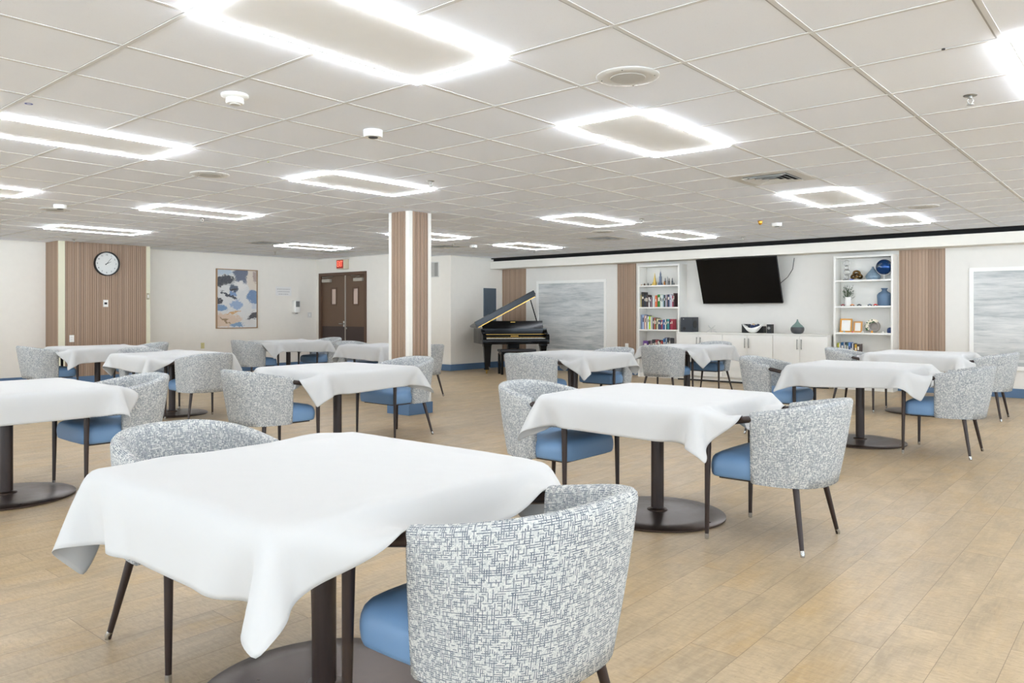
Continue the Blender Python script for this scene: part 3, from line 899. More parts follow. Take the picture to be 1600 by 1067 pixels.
for nm, L, an, w in (('hour_hand', .085, PI / 2 - R(62), .006), ('minute_hand', .14, PI / 2 - R(38), .0045)):
    bm = B(); d = Vector((math.cos(an), 0, math.sin(an))); q = Vector((-d.z, 0, d.x)) * w
    p0, p1 = d * -.03, d * L
    vs = [bm.verts.new(p + Vector((0, yy, 0))) for yy in (-.0245, -.023) for p in (p0 - q, p0 + q, p1 + q * .4, p1 - q * .4)]
    bm.faces.new(vs[:4]); bm.faces.new(vs[4:][::-1])
    for k in range(4): bm.faces.new((vs[k], vs[(k + 1) % 4], vs[4 + (k + 1) % 4], vs[4 + k]))
    obj(nm, bm, M['black'], t)

def plate(name, label, cat, p, axis, out, w, h, mat, holes='outlet', group=None):
    """small wall plate: p centre on the wall, axis of its width"""
    t = thing(name, label, cat, p, 0 if axis == 0 else PI / 2, group)
    bm = B(); box(bm, -w / 2, w / 2, -.007, 0, -h / 2, h / 2, bev=.002); obj('cover', bm, mat, t, smooth=True)
    if holes == 'outlet':
        for z in (.022, -.022):
            bm = B(); box(bm, -.014, .014, -.0085, -.006, z - .014, z + .014, bev=.002)
            s = obj('socket', bm, mat, t)
            bm = B(); box(bm, -.007, -.005, -.0092, -.008, z - .004, z + .006); box(bm, .005, .007, -.0092, -.008, z - .004, z + .006); obj('slot', bm, M['black'], s)
    elif holes == 'switch':
        bm = B(); box(bm, -.012, .012, -.011, -.006, -.028, .028, bev=.002); obj('rocker', bm, M['white'], t)
    elif holes == 'screen':
        bm = B(); box(bm, -w * .28, w * .28, -.0095, -.006, -h * .15, h * .15); obj('display', bm, M['black'], t)
    return t
plate('wall_outlet', 'white wall outlet low on the wood feature wall', 'outlet', atX(112, 529, FX), 1, 1, .075, .12, M['plastic'])
plate('thermostat', 'small white wall control with dark display below the clock', 'thermostat', atX(165, 474, FX), 1, 1, .085, .125, M['plastic'], 'screen')
plate('wall_outlet', 'yellowish wall outlet below left of the abstract painting', 'outlet', atX(316.5, 540, XL), 1, 1, .075, .12, plain(206, 196, 140, .5))
plate('wall_switch', 'white double switch plate between soap dispenser and door', 'switch', atX(483.5, 492, XL), 1, 1, .11, .12, plain(214, 210, 204, .5), 'switch')
plate('wall_switch', 'small grey switch on the cream strip right of the clock', 'switch', atX(234.5, 463, FX - .012) + Vector((.0, -.04, 0)), 1, 1, .05, .12, plain(176, 166, 140, .5), 'switch')
plate('wall_outlet', 'white wall outlet on the wood panel left of the left bookcase', 'outlet', atY(979.5, 541, YB - .014), 0, -1, .075, .12, M['plastic'])

# notice of three faint lines of lettering
p = atX(443, 455, XL)
t = thing('wall_notice', 'faint white notice with grey lettering, right of the painting', 'notice', (XL + .001, p.y, p.z), PI / 2)
bm = B(); box(bm, -.20, .20, -.002, 0, -.10, .10); obj('sheet', bm, plain(232, 229, 224, .5), t)
for k, w in enumerate((.33, .30, .25)):
    rr_ = random.Random(k); bm = B(); x = -w / 2
    while x < w / 2:
        l = rr_.uniform(.012, .04); box(bm, x, min(x + l, w / 2), -.0028, -.0018, .045 - k * .055 - .008, .045 - k * .055 + .008); x += l + .012
    obj('lettering', bm, plain(186, 182, 178, .6), t)

# soap dispenser
p = atX(460.5, 479, XL)
t = thing('soap_dispenser', 'white wall soap dispenser with grey front window near the corner', 'dispenser', (XL, p.y, p.z), PI / 2)
bm = B(); box(bm, -.075, .075, -.12, 0, -.14, .14, bev=.03, seg=3); obj('body', bm, M['plastic'], t, smooth=True, ang=60)
bm = B(); box(bm, -.050, .050, -.127, -.10, -.01, .12, bev=.012); obj('window', bm, plain(120, 122, 122, .2), t, smooth=True)
bm = B(); box(bm, -.02, .02, -.10, -.05, -.165, -.135, bev=.006); obj('nozzle', bm, M['grey'], t, smooth=True)

# return grille behind the column, electrical panel
g0, g1 = atY(671, 409.5, YP), atY(685, 433, YP)
t = thing('wall_grille', 'white louvred return grille high on the wall right of the column', 'vent', ((g0.x + g1.x) / 2 - .06, YP, (g0.z + g1.z) / 2))
w, h = .22, (g0.z - g1.z) / 2
bm = B()
for q in ((-w, w, h - .02, h), (-w, w, -h, -h + .02), (-w, -w + .02, -h + .02, h - .02), (w - .02, w, -h + .02, h - .02)): box(bm, q[0], q[1], -.015, 0, q[2], q[3])
obj('frame', bm, M['vent'], t)
bm = B()
for k in range(10): x = -w + .03 + k * (2 * w - .06) / 13; box(bm, x - .005, x + .005, -.013, -.002, -h + .02, h - .02)
obj('louvres', bm, M['vent'], t)
boxobj('backing', M['grey'], (-w + .02, w - .02, -.002, 0, -h + .02, h - .02), t)
t = thing('electrical_panel', 'slate blue electrical panel on the wall behind the piano', 'electrical panel', (XJ, 12.88, 1.30), PI / 2)
bm = B(); box(bm, -.20, .20, -.03, 0, -.52, .50, bev=.004); obj('cabinet', bm, M['slate'], t)
bm = B(); box(bm, -.13, .13, -.036, -.03, -.44, .10, bev=.002); d = obj('door', bm, M['slate'], t)
bm = B(); box(bm, .10, .115, -.042, -.036, -.02, .02); obj('latch', bm, M['chrome'], d)

# ------------------------------------------------------------------ ceiling fittings
def at_ceiling(px, py): 
    p = atZ(px, py, CZ); return p
def speaker(px, py, label):
    p = at_ceiling(px, py)
    t = thing('ceiling_speaker', label, 'ceiling speaker', (p.x, p.y, CZ), R(20), 'round ceiling speakers')
    bm = B(); lathe(bm, [(.165, 0), (.165, -.004), (.155, -.010), (.10, -.011), (.095, -.009), (.001, -.009)], 48); obj('rim', bm, plain(216, 214, 208, .5), t, smooth=True)
    bm = B(); lathe(bm, [(.094, -.009), (.09, -.013), (.001, -.017)], 36); obj('grille', bm, plain(190, 188, 182, .6), t, smooth=True)
    bm = B()
    for k in range(4): a = PI / 2 * k; lathe(bm, [(.004, -.0095), (.004, -.012)], 8, .14 * math.cos(a), .14 * math.sin(a))
    obj('screws', bm, M['black'], t)
speaker(981, 119, 'large round ceiling speaker at top right of centre')
speaker(328, 272, 'round ceiling speaker above left of the column')
speaker(86, 327, 'round ceiling speaker above the clock wall, beside a small detector')
speaker(1443, 322.5, 'round ceiling speaker above the right bookcase side')
speaker(942, 361.5, 'small far round ceiling speaker near the square vent by the piano')
def smoke(px, py, label, kind=0):
    p = at_ceiling(px, py)
    t = thing('smoke_detector', label, 'smoke detector', (p.x, p.y, CZ), R(10))
    if kind == 0:
        bm = B(); lathe(bm, [(.075, 0), (.075, -.012), (.068, -.018), (.048, -.022), (.05, -.045), (.044, -.052), (.001, -.054)], 36); obj('housing', bm, M['plastic'], t, smooth=True)
        bm = B(); lathe(bm, [(.030, -.052), (.028, -.058), (.001, -.059)], 24); obj('sensor', bm, plain(196, 194, 188, .5), t, smooth=True)
    else:
        bm = B(); lathe(bm, [(.066, 0), (.066, -.036), (.060, -.046), (.001, -.047)], 36); obj('housing', bm, M['plastic'], t, smooth=True)
        bm = B(); lathe(bm, [(.034, -.0465), (.030, -.051), (.001, -.052)], 20); obj('sensor', bm, plain(46, 46, 46, .5), t, smooth=True)
smoke(367, 148, 'white smoke detector nearest the viewer, above left')
smoke(583, 204, 'white drum shaped smoke detector above the column, two tiles before it', 1)
smoke(94, 320, 'small white detector beside the round ceiling speaker near the clock', 1)
smoke(1214, 348.5, 'small white detector right of the amber sprinkler', 1)
smoke(740, 383, 'tiny far white detector right of the column', 1)
spr0 = None
def sprinkler(px, py, label, amber=False):
    p = at_ceiling(px, py)
    t = thing('sprinkler_head', label, 'sprinkler', (p.x, p.y, CZ), R(30), None if amber else 'chrome sprinkler heads')
    mt = plain(206, 150, 52, .25, .7) if amber else M['steel']
    bm = B(); lathe(bm, [(.036, 0), (.034, -.004), (.018, -.006)], 24); obj('escutcheon', bm, mt, t, smooth=True)
    bm = B(); lathe(bm, [(.010, -.004), (.010, -.018), (.005, -.02)], 12)
    for s in (1, -1): tube(bm, [(s * .009, 0, -.016), (s * .016, 0, -.03), (s * .003, 0, -.052)], .003, 6)
    obj('frame_arms', bm, mt, t, smooth=True)
    bm = B(); lathe(bm, [(.018, -.052), (.018, -.054)] if not amber else [(.03, -.01), (.028, -.03), (.012, -.054)], 16); obj('deflector', bm, mt, t)
for a in ((1516, 149, 'sprinkler head at top right, largest one'), (673, 283, 'sprinkler head just above the column top'),
          (1003, 342, 'sprinkler head between two lights right of the column'), (316, 340.5, 'sprinkler head below a light left of centre'),
          (1161, 370, 'sprinkler head close above the soffit'), (835, 391, 'far sprinkler head above the piano'),
          (116, 374, 'sprinkler head over the wood feature wall'), (430, 393, 'sprinkler head above right of the painting'),
          (709, 381, 'dark sprinkler head right of the column, beside a tiny detector')): sprinkler(*a)
sprinkler(1188, 345, 'amber coloured sprinkler head right of centre', True)
def vent(i, j, label, n=4):
    x, y = GX0 - (j + .5) * GX, GY0 + (i + .5) * GY
    t = thing('ceiling_vent', label, 'air vent', (x, y, CZ), 0, 'square ceiling vents')
    boxobj('panel', M['vent'], (-.30, .30, -.30, .30, -.004, 0), t)
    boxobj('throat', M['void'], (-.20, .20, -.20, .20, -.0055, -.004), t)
    for k in range(n):
        r = .205 - k * .048; w = .019
        bm = B()
        def fr(r0, z0, r1, z1):
            a = [bm.verts.new((sx * r0, sy * r0, z0)) for sx, sy in ((-1, -1), (1, -1), (1, 1), (-1, 1))]
            b = [bm.verts.new((sx * r1, sy * r1, z1)) for sx, sy in ((-1, -1), (1, -1), (1, 1), (-1, 1))]
            for q in range(4): bm.faces.new((a[q], a[(q + 1) % 4], b[(q + 1) % 4], b[q]))
        fr(r + .004, -.018, r - w, -.004); fr(r + .004, -.0195, r + .004, -.018); fr(r + .004, -.0195, r - w, -.0052)
        obj('louvre', bm, M['vent'], t)
vent(6, 0, 'square louvred ceiling vent right of the middle light')
vent(12, 7, 'square louvred ceiling vent above left of the left bookcase')
vent(7, 15, 'far square ceiling vent above the exit door side, left one')
vent(11, 12, 'far square ceiling vent just right of the column')
vent(10, 16, 'far square ceiling vent nearest the exit sign')
p = at_ceiling(45, 162); bm = B()
bm2 = [(.022, -.0015), (.013, -.0015), (.013, -.0005), (.022, -.0005), (.022, -.0015)]
lathe(bm, bm2, 24, cap=False); tag(obj('ring_sticker', bm, plain(20, 60, 150, .4), loc=(p.x, p.y, CZ)), 'tiny blue ring sticker on a ceiling tile at upper left', 'sticker')
p = at_ceiling(419, 253); bm = B(); lathe(bm, [(.010, -.002), (.010, 0)], 16); tag(obj('dot_sticker', bm, plain(196, 206, 40, .5), loc=(p.x, p.y, CZ)), 'tiny yellow green dot on a ceiling tile left of centre', 'sticker')
p = at_ceiling(1474, 76); bm = B(); lathe(bm, [(.008, -.006), (.008, 0)], 12); tag(obj('ceiling_screw', bm, M['black'], loc=(p.x, p.y, CZ)), 'tiny dark screw in a ceiling tile at upper right', 'screw')

# ------------------------------------------------------------------ grand piano
PA = YAW + R(13)
PK = Vector((-10.54, 11.46, 0))
pn = thing('grand_piano', 'black glossy grand piano with raised lid in the far corner', 'piano', PK, PA)
PW, PL = 1.40, 1.18
def piano_outline(inset=0.0):
    pts = [(0, 0), (0, PL - .12)]
    for k in range(1, 7): a = PI - PI / 2 * k / 6; pts.append((.14 + .14 * math.cos(a), PL - .14 + .14 * math.sin(a)))
    for k in range(1, 5): a = PI / 2 - PI / 2 * k / 4 * .9; pts.append((.42 + .22 * math.cos(a), PL - .22 + .22 * math.sin(a)))
    bez = [Vector((.64, PL - .28)), Vector((.70, PL - .62)), Vector((1.38, PL - .38)), Vector((PW, .42))]
    for k in range(1, 13):
        u = k / 12; p = bez[0] * (1 - u) ** 3 + bez[1] * 3 * u * (1 - u) ** 2 + bez[2] * 3 * u * u * (1 - u) + bez[3] * u ** 3
        pts.append((p.x, p.y))
    pts.append((PW, 0))
    if inset:
        c = Vector((PW * .42, PL * .45))
        pts = [(c.x + (x - c.x) * (1 - inset), c.y + (y - c.y) * (1 - inset)) for x, y in pts]
    return pts
ol = piano_outline()
bm = B()
prism(bm, [(x, max(y, .22)) for x, y in ol], .60, .915)
obj('case', bm, M['gloss'], pn, smooth=True, ang=30)
bm = B(); box(bm, 0, PW, 0, .24, .60, .69, bev=.006); obj('keybed', bm, M['gloss'], pn, smooth=True)
for x0 in (0, PW - .075):
    bm = B()
    for k, pr in enumerate([(0, .78), (.02, .80)]): pass
    prof = [(-.0, .69), (-.0, .76), (.03, .80), (.10, .81), (.17, .84), (.24, .91), (.24, .69)]
    a = [bm.verts.new((x0, y, z)) for y, z in prof]; b = [bm.verts.new((x0 + .075, y, z)) for y, z in prof]
    bm.faces.new(a); bm.faces.new(b[::-1])
    for k in range(len(prof)): bm.faces.new((a[k], a[(k + 1) % len(prof)], b[(k + 1) % len(prof)], b[k]))
    obj('cheek_block', bm, M['gloss'], pn)
kx0, kx1 = .085, PW - .085
kw = (kx1 - kx0) / 52
bm = B()
for k in range(52): box(bm, kx0 + k * kw + .0006, kx0 + (k + 1) * kw - .0006, .035, .18, .695, .722)
ks = obj('white_keys', bm, plain(240, 236, 224, .25), pn); 
bm = B()
for k in range(51):
    if (k % 7) in (0, 2, 3, 5, 6): box(bm, kx0 + (k + 1) * kw - .0055, kx0 + (k + 1) * kw + .0055, .085, .18, .722, .733)
obj('black_keys', bm, M['black'], pn)
boxobj('key_slip', M['gloss'], (.075, PW - .075, .01, .03, .69, .712), pn)
boxobj('fallboard', M['gloss'], (.075, PW - .075, .182, .205, .70, .80), pn)
boxobj('gold_strip', M['gold'], (.08, PW - .08, .176, .182, .795, .803), pn)
bm = B(); rr_ = random.Random(5)
box(bm, .08, PW - .08, .179, .1815, .735, .741)
for k in range(6): box(bm, .62 + k * .028, .62 + k * .028 + .02, .179, .1815, .757, .775)
obj('gold_lettering', bm, M['gold'], pn)
bm = B(); vs = [(.06, .25, .81), (PW - .05, .25, .81), (PW - .07, .30, 1.075), (.02, .30, 1.075)]
a = [bm.verts.new(v) for v in vs]; b = [bm.verts.new((x, y + .02, z)) for x, y, z in vs]
bm.faces.new(a); bm.faces.new(b[::-1])
for k in range(4): bm.faces.new((a[k], a[(k + 1) % 4], b[(k + 1) % 4], b[k]))
md = obj('music_desk', bm, M['gloss'], pn)
boxobj('gold_mark', M['gold'], (.64, .74, .290, .2945, 1.045, 1.055), md)
# lid raised about the bass side
lidm = B(); LT = .035
prism(lidm, [(x, y) for x, y in piano_outline() if y >= .0], 0, LT)
lid = obj('lid', lidm, M['gloss'], pn, smooth=True, ang=30)
for v in lid.data.vertices: v.co.y = max(v.co.y, .22)
lid.location = (-.07, 0, .93); lid.rotation_euler = (0, -R(28), 0)
bm = B(); box(bm, .0, PW + .02, .222, .30, LT, .135, bev=.004); obj('folded_flap', bm, M['gloss'], lid)
bm = B(); box(bm, .02, PW - .02, .212, .219, -.004, .012); le = obj('lid_edge', bm, M['gold'], lid)
bm = B(); tube(bm, [(PW - .08, .55, .915), (PW - .28, .50, 1.52)], .012, 10); obj('lid_prop', bm, M['gloss'], pn, smooth=True)
bm = B(); prism(bm, piano_outline(.08), .80, .86)
for v in bm.verts: v.co.y = max(v.co.y, .30)
obj('gold_plate', bm, M['gold'], pn)
for nm_, x, y in (('l', .10, .14), ('r', PW - .10, .14), ('b', .30, PL - .20)):
    bm = B()
    for z0, z1, w0, w1 in ((.61, .56, .075, .075), (.56, .54, .075, .062), (.54, .11, .062, .038), (.11, .08, .045, .045)):
        a = [bm.verts.new((x + sx * w0, y + sy * w0, z0)) for sx, sy in ((-1, -1), (1, -1), (1, 1), (-1, 1))]
        b = [bm.verts.new((x + sx * w1, y + sy * w1, z1)) for sx, sy in ((-1, -1), (1, -1), (1, 1), (-1, 1))]
        bm.faces.new(a); bm.faces.new(b[::-1])
        for k in range(4): bm.faces.new((a[k], a[(k + 1) % 4], b[(k + 1) % 4], b[k]))
    lg = obj('leg', bm, M['gloss'], pn)
    bm = B(); lathe(bm, [(.02, .08), (.024, .055), (.012, .05)], 12, x, y)
    tube(bm, [(x - .012, y, .026), (x + .012, y, .026)], .026, 16); obj('caster', bm, M['gold'], lg, smooth=True)
bm = B()
for x in (PW / 2 - .10, PW / 2 + .10): tube(bm, [(x, .34, .60), (x, .34, .16)], .016, 10)
box(bm, PW / 2 - .15, PW / 2 + .15, .28, .40, .08, .17); box(bm, PW / 2 - .12, PW / 2 + .12, .26, .42, .50, .60)
ly = obj('pedal_lyre', bm, M['gloss'], pn)
for k in (-1, 0, 1):
    bm = B(); tube(bm, [(PW / 2 + k * .06, .30, .10), (PW / 2 + k * .06, .20, .07)], [.008, .014], 8); obj('pedal', bm, M['gold'], ly)

bc = PK + Matrix.Rotation(PA, 3, 'Z') @ Vector((.68, -.10, 0))
t = thing('piano_bench', 'black padded piano bench tucked in front of the grand piano', 'bench', bc, PA)
bm = B(); box(bm, -.37, .37, -.17, .17, .455, .505, bev=.018, seg=3); obj('cushion', bm, plain(24, 22, 24, .35), t, smooth=True)
bm = B(); box(bm, -.35, .35, -.155, .155, .40, .457, bev=.003); obj('apron', bm, M['gloss'], t)
for sx in (-1, 1):
    for sy in (-1, 1):
        bm = B(); box(bm, sx * .335 - .024, sx * .335 + .024, sy * .14 - .024, sy * .14 + .024, 0, .42, bev=.003); obj('leg', bm, M['gloss'], t)

# ------------------------------------------------------------------ bookcases, cabinets, worktop
def bookcase(x0, x1, y0, shelves, label):
    t = thing('bookcase', label, 'bookcase', (x0, YB, 0), 0, None)
    w = x1 - x0; D_ = y0 - YB; H = 2.165; th = .03
    for nm, d in (('side_panel', (0, th, D_, -.002, 0, H)), ('side_panel', (w - th, w, D_, -.002, 0, H)), ('top_panel', (th, w - th, D_, -.002, H - th, H)),
                  ('back_panel', (th, w - th, -.012, -.004, .06, H - th)), ('toe_kick', (th, w - th, D_ + .012, D_ + .03, 0, .07))):
        boxobj(nm, M['cab'], d, t, bev=.0015)
    for z in shelves: boxobj('shelf', M['cab'], (th, w - th, D_ + .005, -.012, z - .028, z), t)
    return t
LX0, LX1 = -7.85, -6.955
RX0, RX1 = -4.15, -3.25
SH = (1.775, 1.355, .925, .50, .075)
bookcase(LX0, LX1, 13.0, SH, 'tall white bookcase full of books between wood panel and television')
bookcase(RX0, RX1, 13.0, SH, 'tall white bookcase of ornaments with a blue globe on top')

CX0, CX1, CY = -6.935, -4.195, 12.85
t0 = None
cw = (CX1 - CX0) / 3
for k in range(3):
    lab = ('white two door base cabinet next to the left bookcase', 'white two door base cabinet under the boat shaped bowl', 'white two door base cabinet below the teardrop vase')[k]
    if t0 is None:
        t = t0 = thing('base_cabinet', lab, 'cabinet', (CX0, YB, 0), 0, 'white base cabinets under the television')
        D_ = CY - YB
        boxobj('carcass', M['cab'], (.002, cw - .002, D_ + .02, -.002, .085, .862), t)
        boxobj('toe_kick', M['cab'], (.002, cw - .002, D_ + .05, D_ + .065, .028, .085), t)
        boxobj('floor_strip', M['black'], (.002, cw - .002, D_ + .052, D_ + .06, 0, .028), t)
        for s in (0, 1):
            a = .004 if s == 0 else cw / 2 + .0015; b = cw / 2 - .0015 if s == 0 else cw - .004
            d = boxobj('door', M['cab'], (a, b, D_, D_ + .019, .095, .858), t, bev=.0015)
            hx = cw / 2 - .035 if s == 0 else cw / 2 + .035
            bm = B(); box(bm, hx - .006, hx + .006, D_ - .03, D_ - .02, .63, .80, bev=.002)
            for z in (.645, .785): box(bm, hx - .005, hx + .005, D_ - .022, D_, z - .005, z + .005)
            obj('handle', bm, M['steel'], d, smooth=True)
    else: dup(t0, (CX0 + k * cw, YB, 0), 0, lab)
bm = B(); box(bm, CX0 + .002, CX1 + .010, CY - .012, YB - .003, .864, .888, bev=.002); tag(obj('worktop', bm, M['cab']), 'long thin white worktop over the base cabinets', 'worktop')

# books
BK = {}
def book(x, z, y0, w, h, d, col, label, group, tilt=0.0):
    c = srgb(*col)
    key = col
    if key not in BK: BK[key] = plain(*col, .45)
    t = thing('book', label, 'book', (x, y0, z), 0, group)
    bm = B()
    box(bm, 0, .0025, 0, d, 0, h); box(bm, w - .0025, w, 0, d, 0, h); box(bm, .0025, w - .0025, 0, .003, 0, h)
    obj('cover', bm, BK[key], t)
    boxobj('pages', plain(236, 230, 214, .8), (.0025, w - .0025, .003, d - .006, .004, h - .004), t)
    if w > .022:
        lc = (232, 226, 208) if sum(col) < 420 else (60, 60, 66)
        boxobj('spine_label', plain(*lc, .5), (w * .22, w * .78, -.0008, .001, h * random.uniform(.45, .6), h * random.uniform(.68, .84)), t)
    t.rotation_euler = (0, tilt, 0)
ORD = ['first', 'second', 'third', 'fourth', 'fifth', 'sixth', 'seventh', 'eighth', 'ninth', 'tenth', 'eleventh', 'twelfth', 'thirteenth', 'fourteenth', 'fifteenth',
       'sixteenth', 'seventeenth', 'eighteenth', 'nineteenth', 'twentieth', 'twenty-first', 'twenty-second', 'twenty-third', 'twenty-fourth', 'twenty-fifth', 'twenty-sixth']
CN = lambda c: ('black' if max(c) < 60 else 'white' if min(c) > 205 else 'grey' if max(c) - min(c) < 22 else None)
def row(x0, z, spec, where, group):
    """spec: (width mm, height mm, colour, colour word, gap before mm)"""
    x = x0
    for k, (w, h, col, word, gap) in enumerate(spec):
        x += gap / 1000
        book(x, z, 13.03 + random.uniform(0, .015), w / 1000 - .001, h / 1000, .15, col, '%s book standing %s from the left on %s' % (word, ORD[k], where), group)
        x += w / 1000
bx = LX0 + .045
row(bx, SH[1], [(18, 240, (196, 176, 112), 'tan', 0), (58, 292, (34, 26, 24), 'thick tall black', 0), (26, 240, (38, 46, 60), 'dark navy', 0), (30, 240, (30, 26, 28), 'black', 0), (30, 235, (70, 50, 50), 'dark brown', 0),
    (24, 190, (236, 234, 226), 'white', 6), (26, 195, (60, 46, 56), 'dark plum', 4), (20, 190, (150, 120, 130), 'mauve', 0), (16, 200, (190, 206, 210), 'pale blue', 10), (16, 215, (232, 232, 226), 'white', 0),
    (20, 215, (200, 216, 220), 'light blue', 0), (30, 222, (222, 108, 50), 'orange', 12), (20, 225, (190, 84, 60), 'rust red', 0), (56, 240, (30, 120, 34), 'thick bright green', 0), (28, 235, (206, 208, 200), 'cream', 0),
    (24, 225, (222, 226, 220), 'off white', 6), (24, 230, (150, 170, 180), 'grey blue', 0), (26, 232, (34, 52, 44), 'dark green', 0), (26, 236, (184, 180, 196), 'lilac', 6), (22, 236, (120, 92, 84), 'brown', 0),
    (44, 238, (40, 56, 86), 'thick navy blue', 0), (26, 236, (190, 186, 200), 'pale violet', 0), (22, 225, (206, 200, 206), 'pale grey', 4), (30, 212, (160, 52, 74), 'crimson', 0), (24, 262, (74, 46, 50), 'maroon', 0)],
    'the upper book shelf, left bookcase', 'books on the upper book shelf of the left bookcase')
row(bx + .005, SH[2], [(22, 282, (110, 128, 160), 'slate blue', 0), (46, 284, (150, 168, 196), 'thick pale blue', 0), (20, 268, (176, 120, 100), 'copper', 0), (26, 262, (236, 214, 196), 'pale peach', 0), (24, 266, (52, 60, 84), 'dark blue', 6),
    (26, 250, (226, 230, 232), 'white', 0), (32, 252, (186, 214, 40), 'lime green', 0), (20, 245, (224, 222, 216), 'white', 8), (18, 235, (214, 208, 198), 'cream', 18), (26, 225, (52, 46, 50), 'charcoal', 0), (24, 222, (196, 92, 70), 'red orange', 0),
    (26, 220, (84, 88, 40), 'olive', 0), (24, 205, (230, 222, 180), 'pale yellow', 0), (50, 178, (62, 66, 100), 'thick indigo', 8), (24, 178, (54, 52, 84), 'dark indigo', 0), (26, 182, (170, 60, 66), 'red', 0), (22, 185, (60, 96, 150), 'blue', 0),
    (30, 190, (40, 84, 130), 'deep blue', 0), (24, 196, (226, 226, 220), 'white', 0), (24, 200, (34, 84, 80), 'dark teal', 0), (34, 198, (60, 150, 146), 'teal', 0), (22, 196, (40, 60, 84), 'navy', 0), (26, 200, (140, 34, 56), 'burgundy', 0), (28, 200, (182, 62, 80), 'rose red', 0)],
    'the lower book shelf, left bookcase', 'books on the lower book shelf of the left bookcase')
row(bx + .05, SH[3], [(100, 200, (106, 70, 140), 'wide purple', 0), (36, 205, (60, 46, 56), 'dark plum', 26), (28, 210, (140, 120, 130), 'dusty mauve', 6), (50, 228, (56, 56, 60), 'thick charcoal', 4), (26, 226, (36, 36, 40), 'black', 0), (34, 222, (170, 84, 90), 'faded red', 0),
    (30, 200, (220, 214, 204), 'cream', 14), (30, 218, (40, 34, 36), 'black', 0), (34, 205, (178, 70, 60), 'brick red', 0), (30, 250, (38, 110, 170), 'bright blue', 26), (26, 270, (60, 76, 110), 'slate navy', 0), (24, 262, (170, 190, 210), 'pale blue', 0), (36, 265, (40, 40, 44), 'thick black', 4), (30, 262, (90, 92, 98), 'grey', 0)],
    'the bottom visible shelf, left bookcase', 'books on the bottom visible shelf of the left bookcase')
row(RX0 + .05, SH[3], [(24, 250, (200, 200, 40), 'yellow', 0), (20, 245, (226, 224, 214), 'white', 2), (46, 262, (30, 84, 130), 'thick blue', 6), (18, 258, (180, 184, 188), 'silver grey', 0), (26, 262, (40, 44, 52), 'dark grey', 2), (28, 258, (60, 100, 96), 'green teal', 0),
    (32, 262, (100, 140, 206), 'sky blue', 0), (26, 250, (38, 58, 96), 'navy', 0), (16, 252, (222, 220, 210), 'white', 2), (20, 245, (52, 46, 50), 'charcoal', 0), (32, 235, (206, 160, 40), 'golden yellow', 0), (44, 238, (72, 56, 50), 'thick dark brown', 0)],
    'the low shelf, right bookcase', 'books on the low shelf of the right bookcase')

# ornaments on the left bookcase's top shelf
def orn(name, label, cat, px, shelfz, y=13.10):
    x = atY(px, 440, y).x
    return thing(name, label, cat, (x, y, shelfz))
def L2(px): return px
z = SH[0]
t = orn('tower_figurine', 'gold tower figurine on the top shelf of the left bookcase', 'figurine', 1023, z)
bm = B()
for zz0, zz1, a, b in ((0, .012, .045, .045), (.012, .05, .040, .028), (.05, .06, .032, .032), (.06, .13, .024, .013), (.13, .137, .018, .018), (.137, .235, .011, .003)):
    p0 = [bm.verts.new((sx * a, sy * a, zz0)) for sx, sy in ((-1, -1), (1, -1), (1, 1), (-1, 1))]; p1 = [bm.verts.new((sx * b, sy * b, zz1)) for sx, sy in ((-1, -1), (1, -1), (1, 1), (-1, 1))]
    bm.faces.new(p0[::-1]); bm.faces.new(p1)
    for k in range(4): bm.faces.new((p0[k], p0[(k + 1) % 4], p1[(k + 1) % 4], p1[k]))
obj('tower', bm, plain(206, 176, 96, .35, .6), t)
t = orn('tower_figurine', 'tall thin blue grey skyscraper figurine on the top shelf', 'figurine', 1032, z)
bm = B()
for zz0, zz1, a in ((0, .02, .034), (.02, .05, .026), (.05, .17, .020), (.17, .23, .013), (.23, .26, .007)): box(bm, -a, a, -a, a, zz0, zz1)
tube(bm, [(0, 0, .26), (0, 0, .305)], .0025, 6); obj('tower', bm, plain(104, 116, 136, .4, .3), t)
small = [(1002, 'tan', (196, 150, 96), 'low dish figurine', .03), (1007, 'dark brown', (90, 60, 44), 'squat bear figurine', .05), (1012.5, 'black and white', (60, 60, 60), 'small animal figurine', .055), (1017.5, 'green', (90, 110, 70), 'tiny frog figurine', .03),
         (1027.5, 'white', (220, 220, 214), 'slim bust figurine', .15), (1029.5, 'dark', (56, 52, 56), 'low block figurine', .06), (1038, 'orange', (210, 140, 60), 'small temple figurine', .08), (1039.5, 'dark grey', (70, 70, 74), 'slim spire figurine', .14), (1043, 'silver', (170, 170, 172), 'spired tower figurine', .17),
         (1045.5, 'charcoal', (64, 60, 60), 'pointed tower figurine', .13), (1050.5, 'slate', (80, 86, 92), 'bell tower figurine', .135), (1053, 'grey', (120, 120, 120), 'small stone figurine', .05)]
for k, (px, word, col, nm, h) in enumerate(small):
    t = orn('figurine', '%s %s on the top shelf of the left bookcase' % (word, nm), 'figurine', px, z, 13.08 + .03 * (k % 3))
    bm = B(); lathe(bm, [(.018, 0), (.020, .006), (.012, .012), (.013, h * .35), (.016, h * .5), (.007, h * .65), (.009, h * .78), (.003, h)], 12)
    obj('body', bm, plain(*col, .4), t, smooth=True)
    bm = B(); lathe(bm, [(.022, 0), (.022, .005)], 12); obj('stand', bm, M['black'], t)

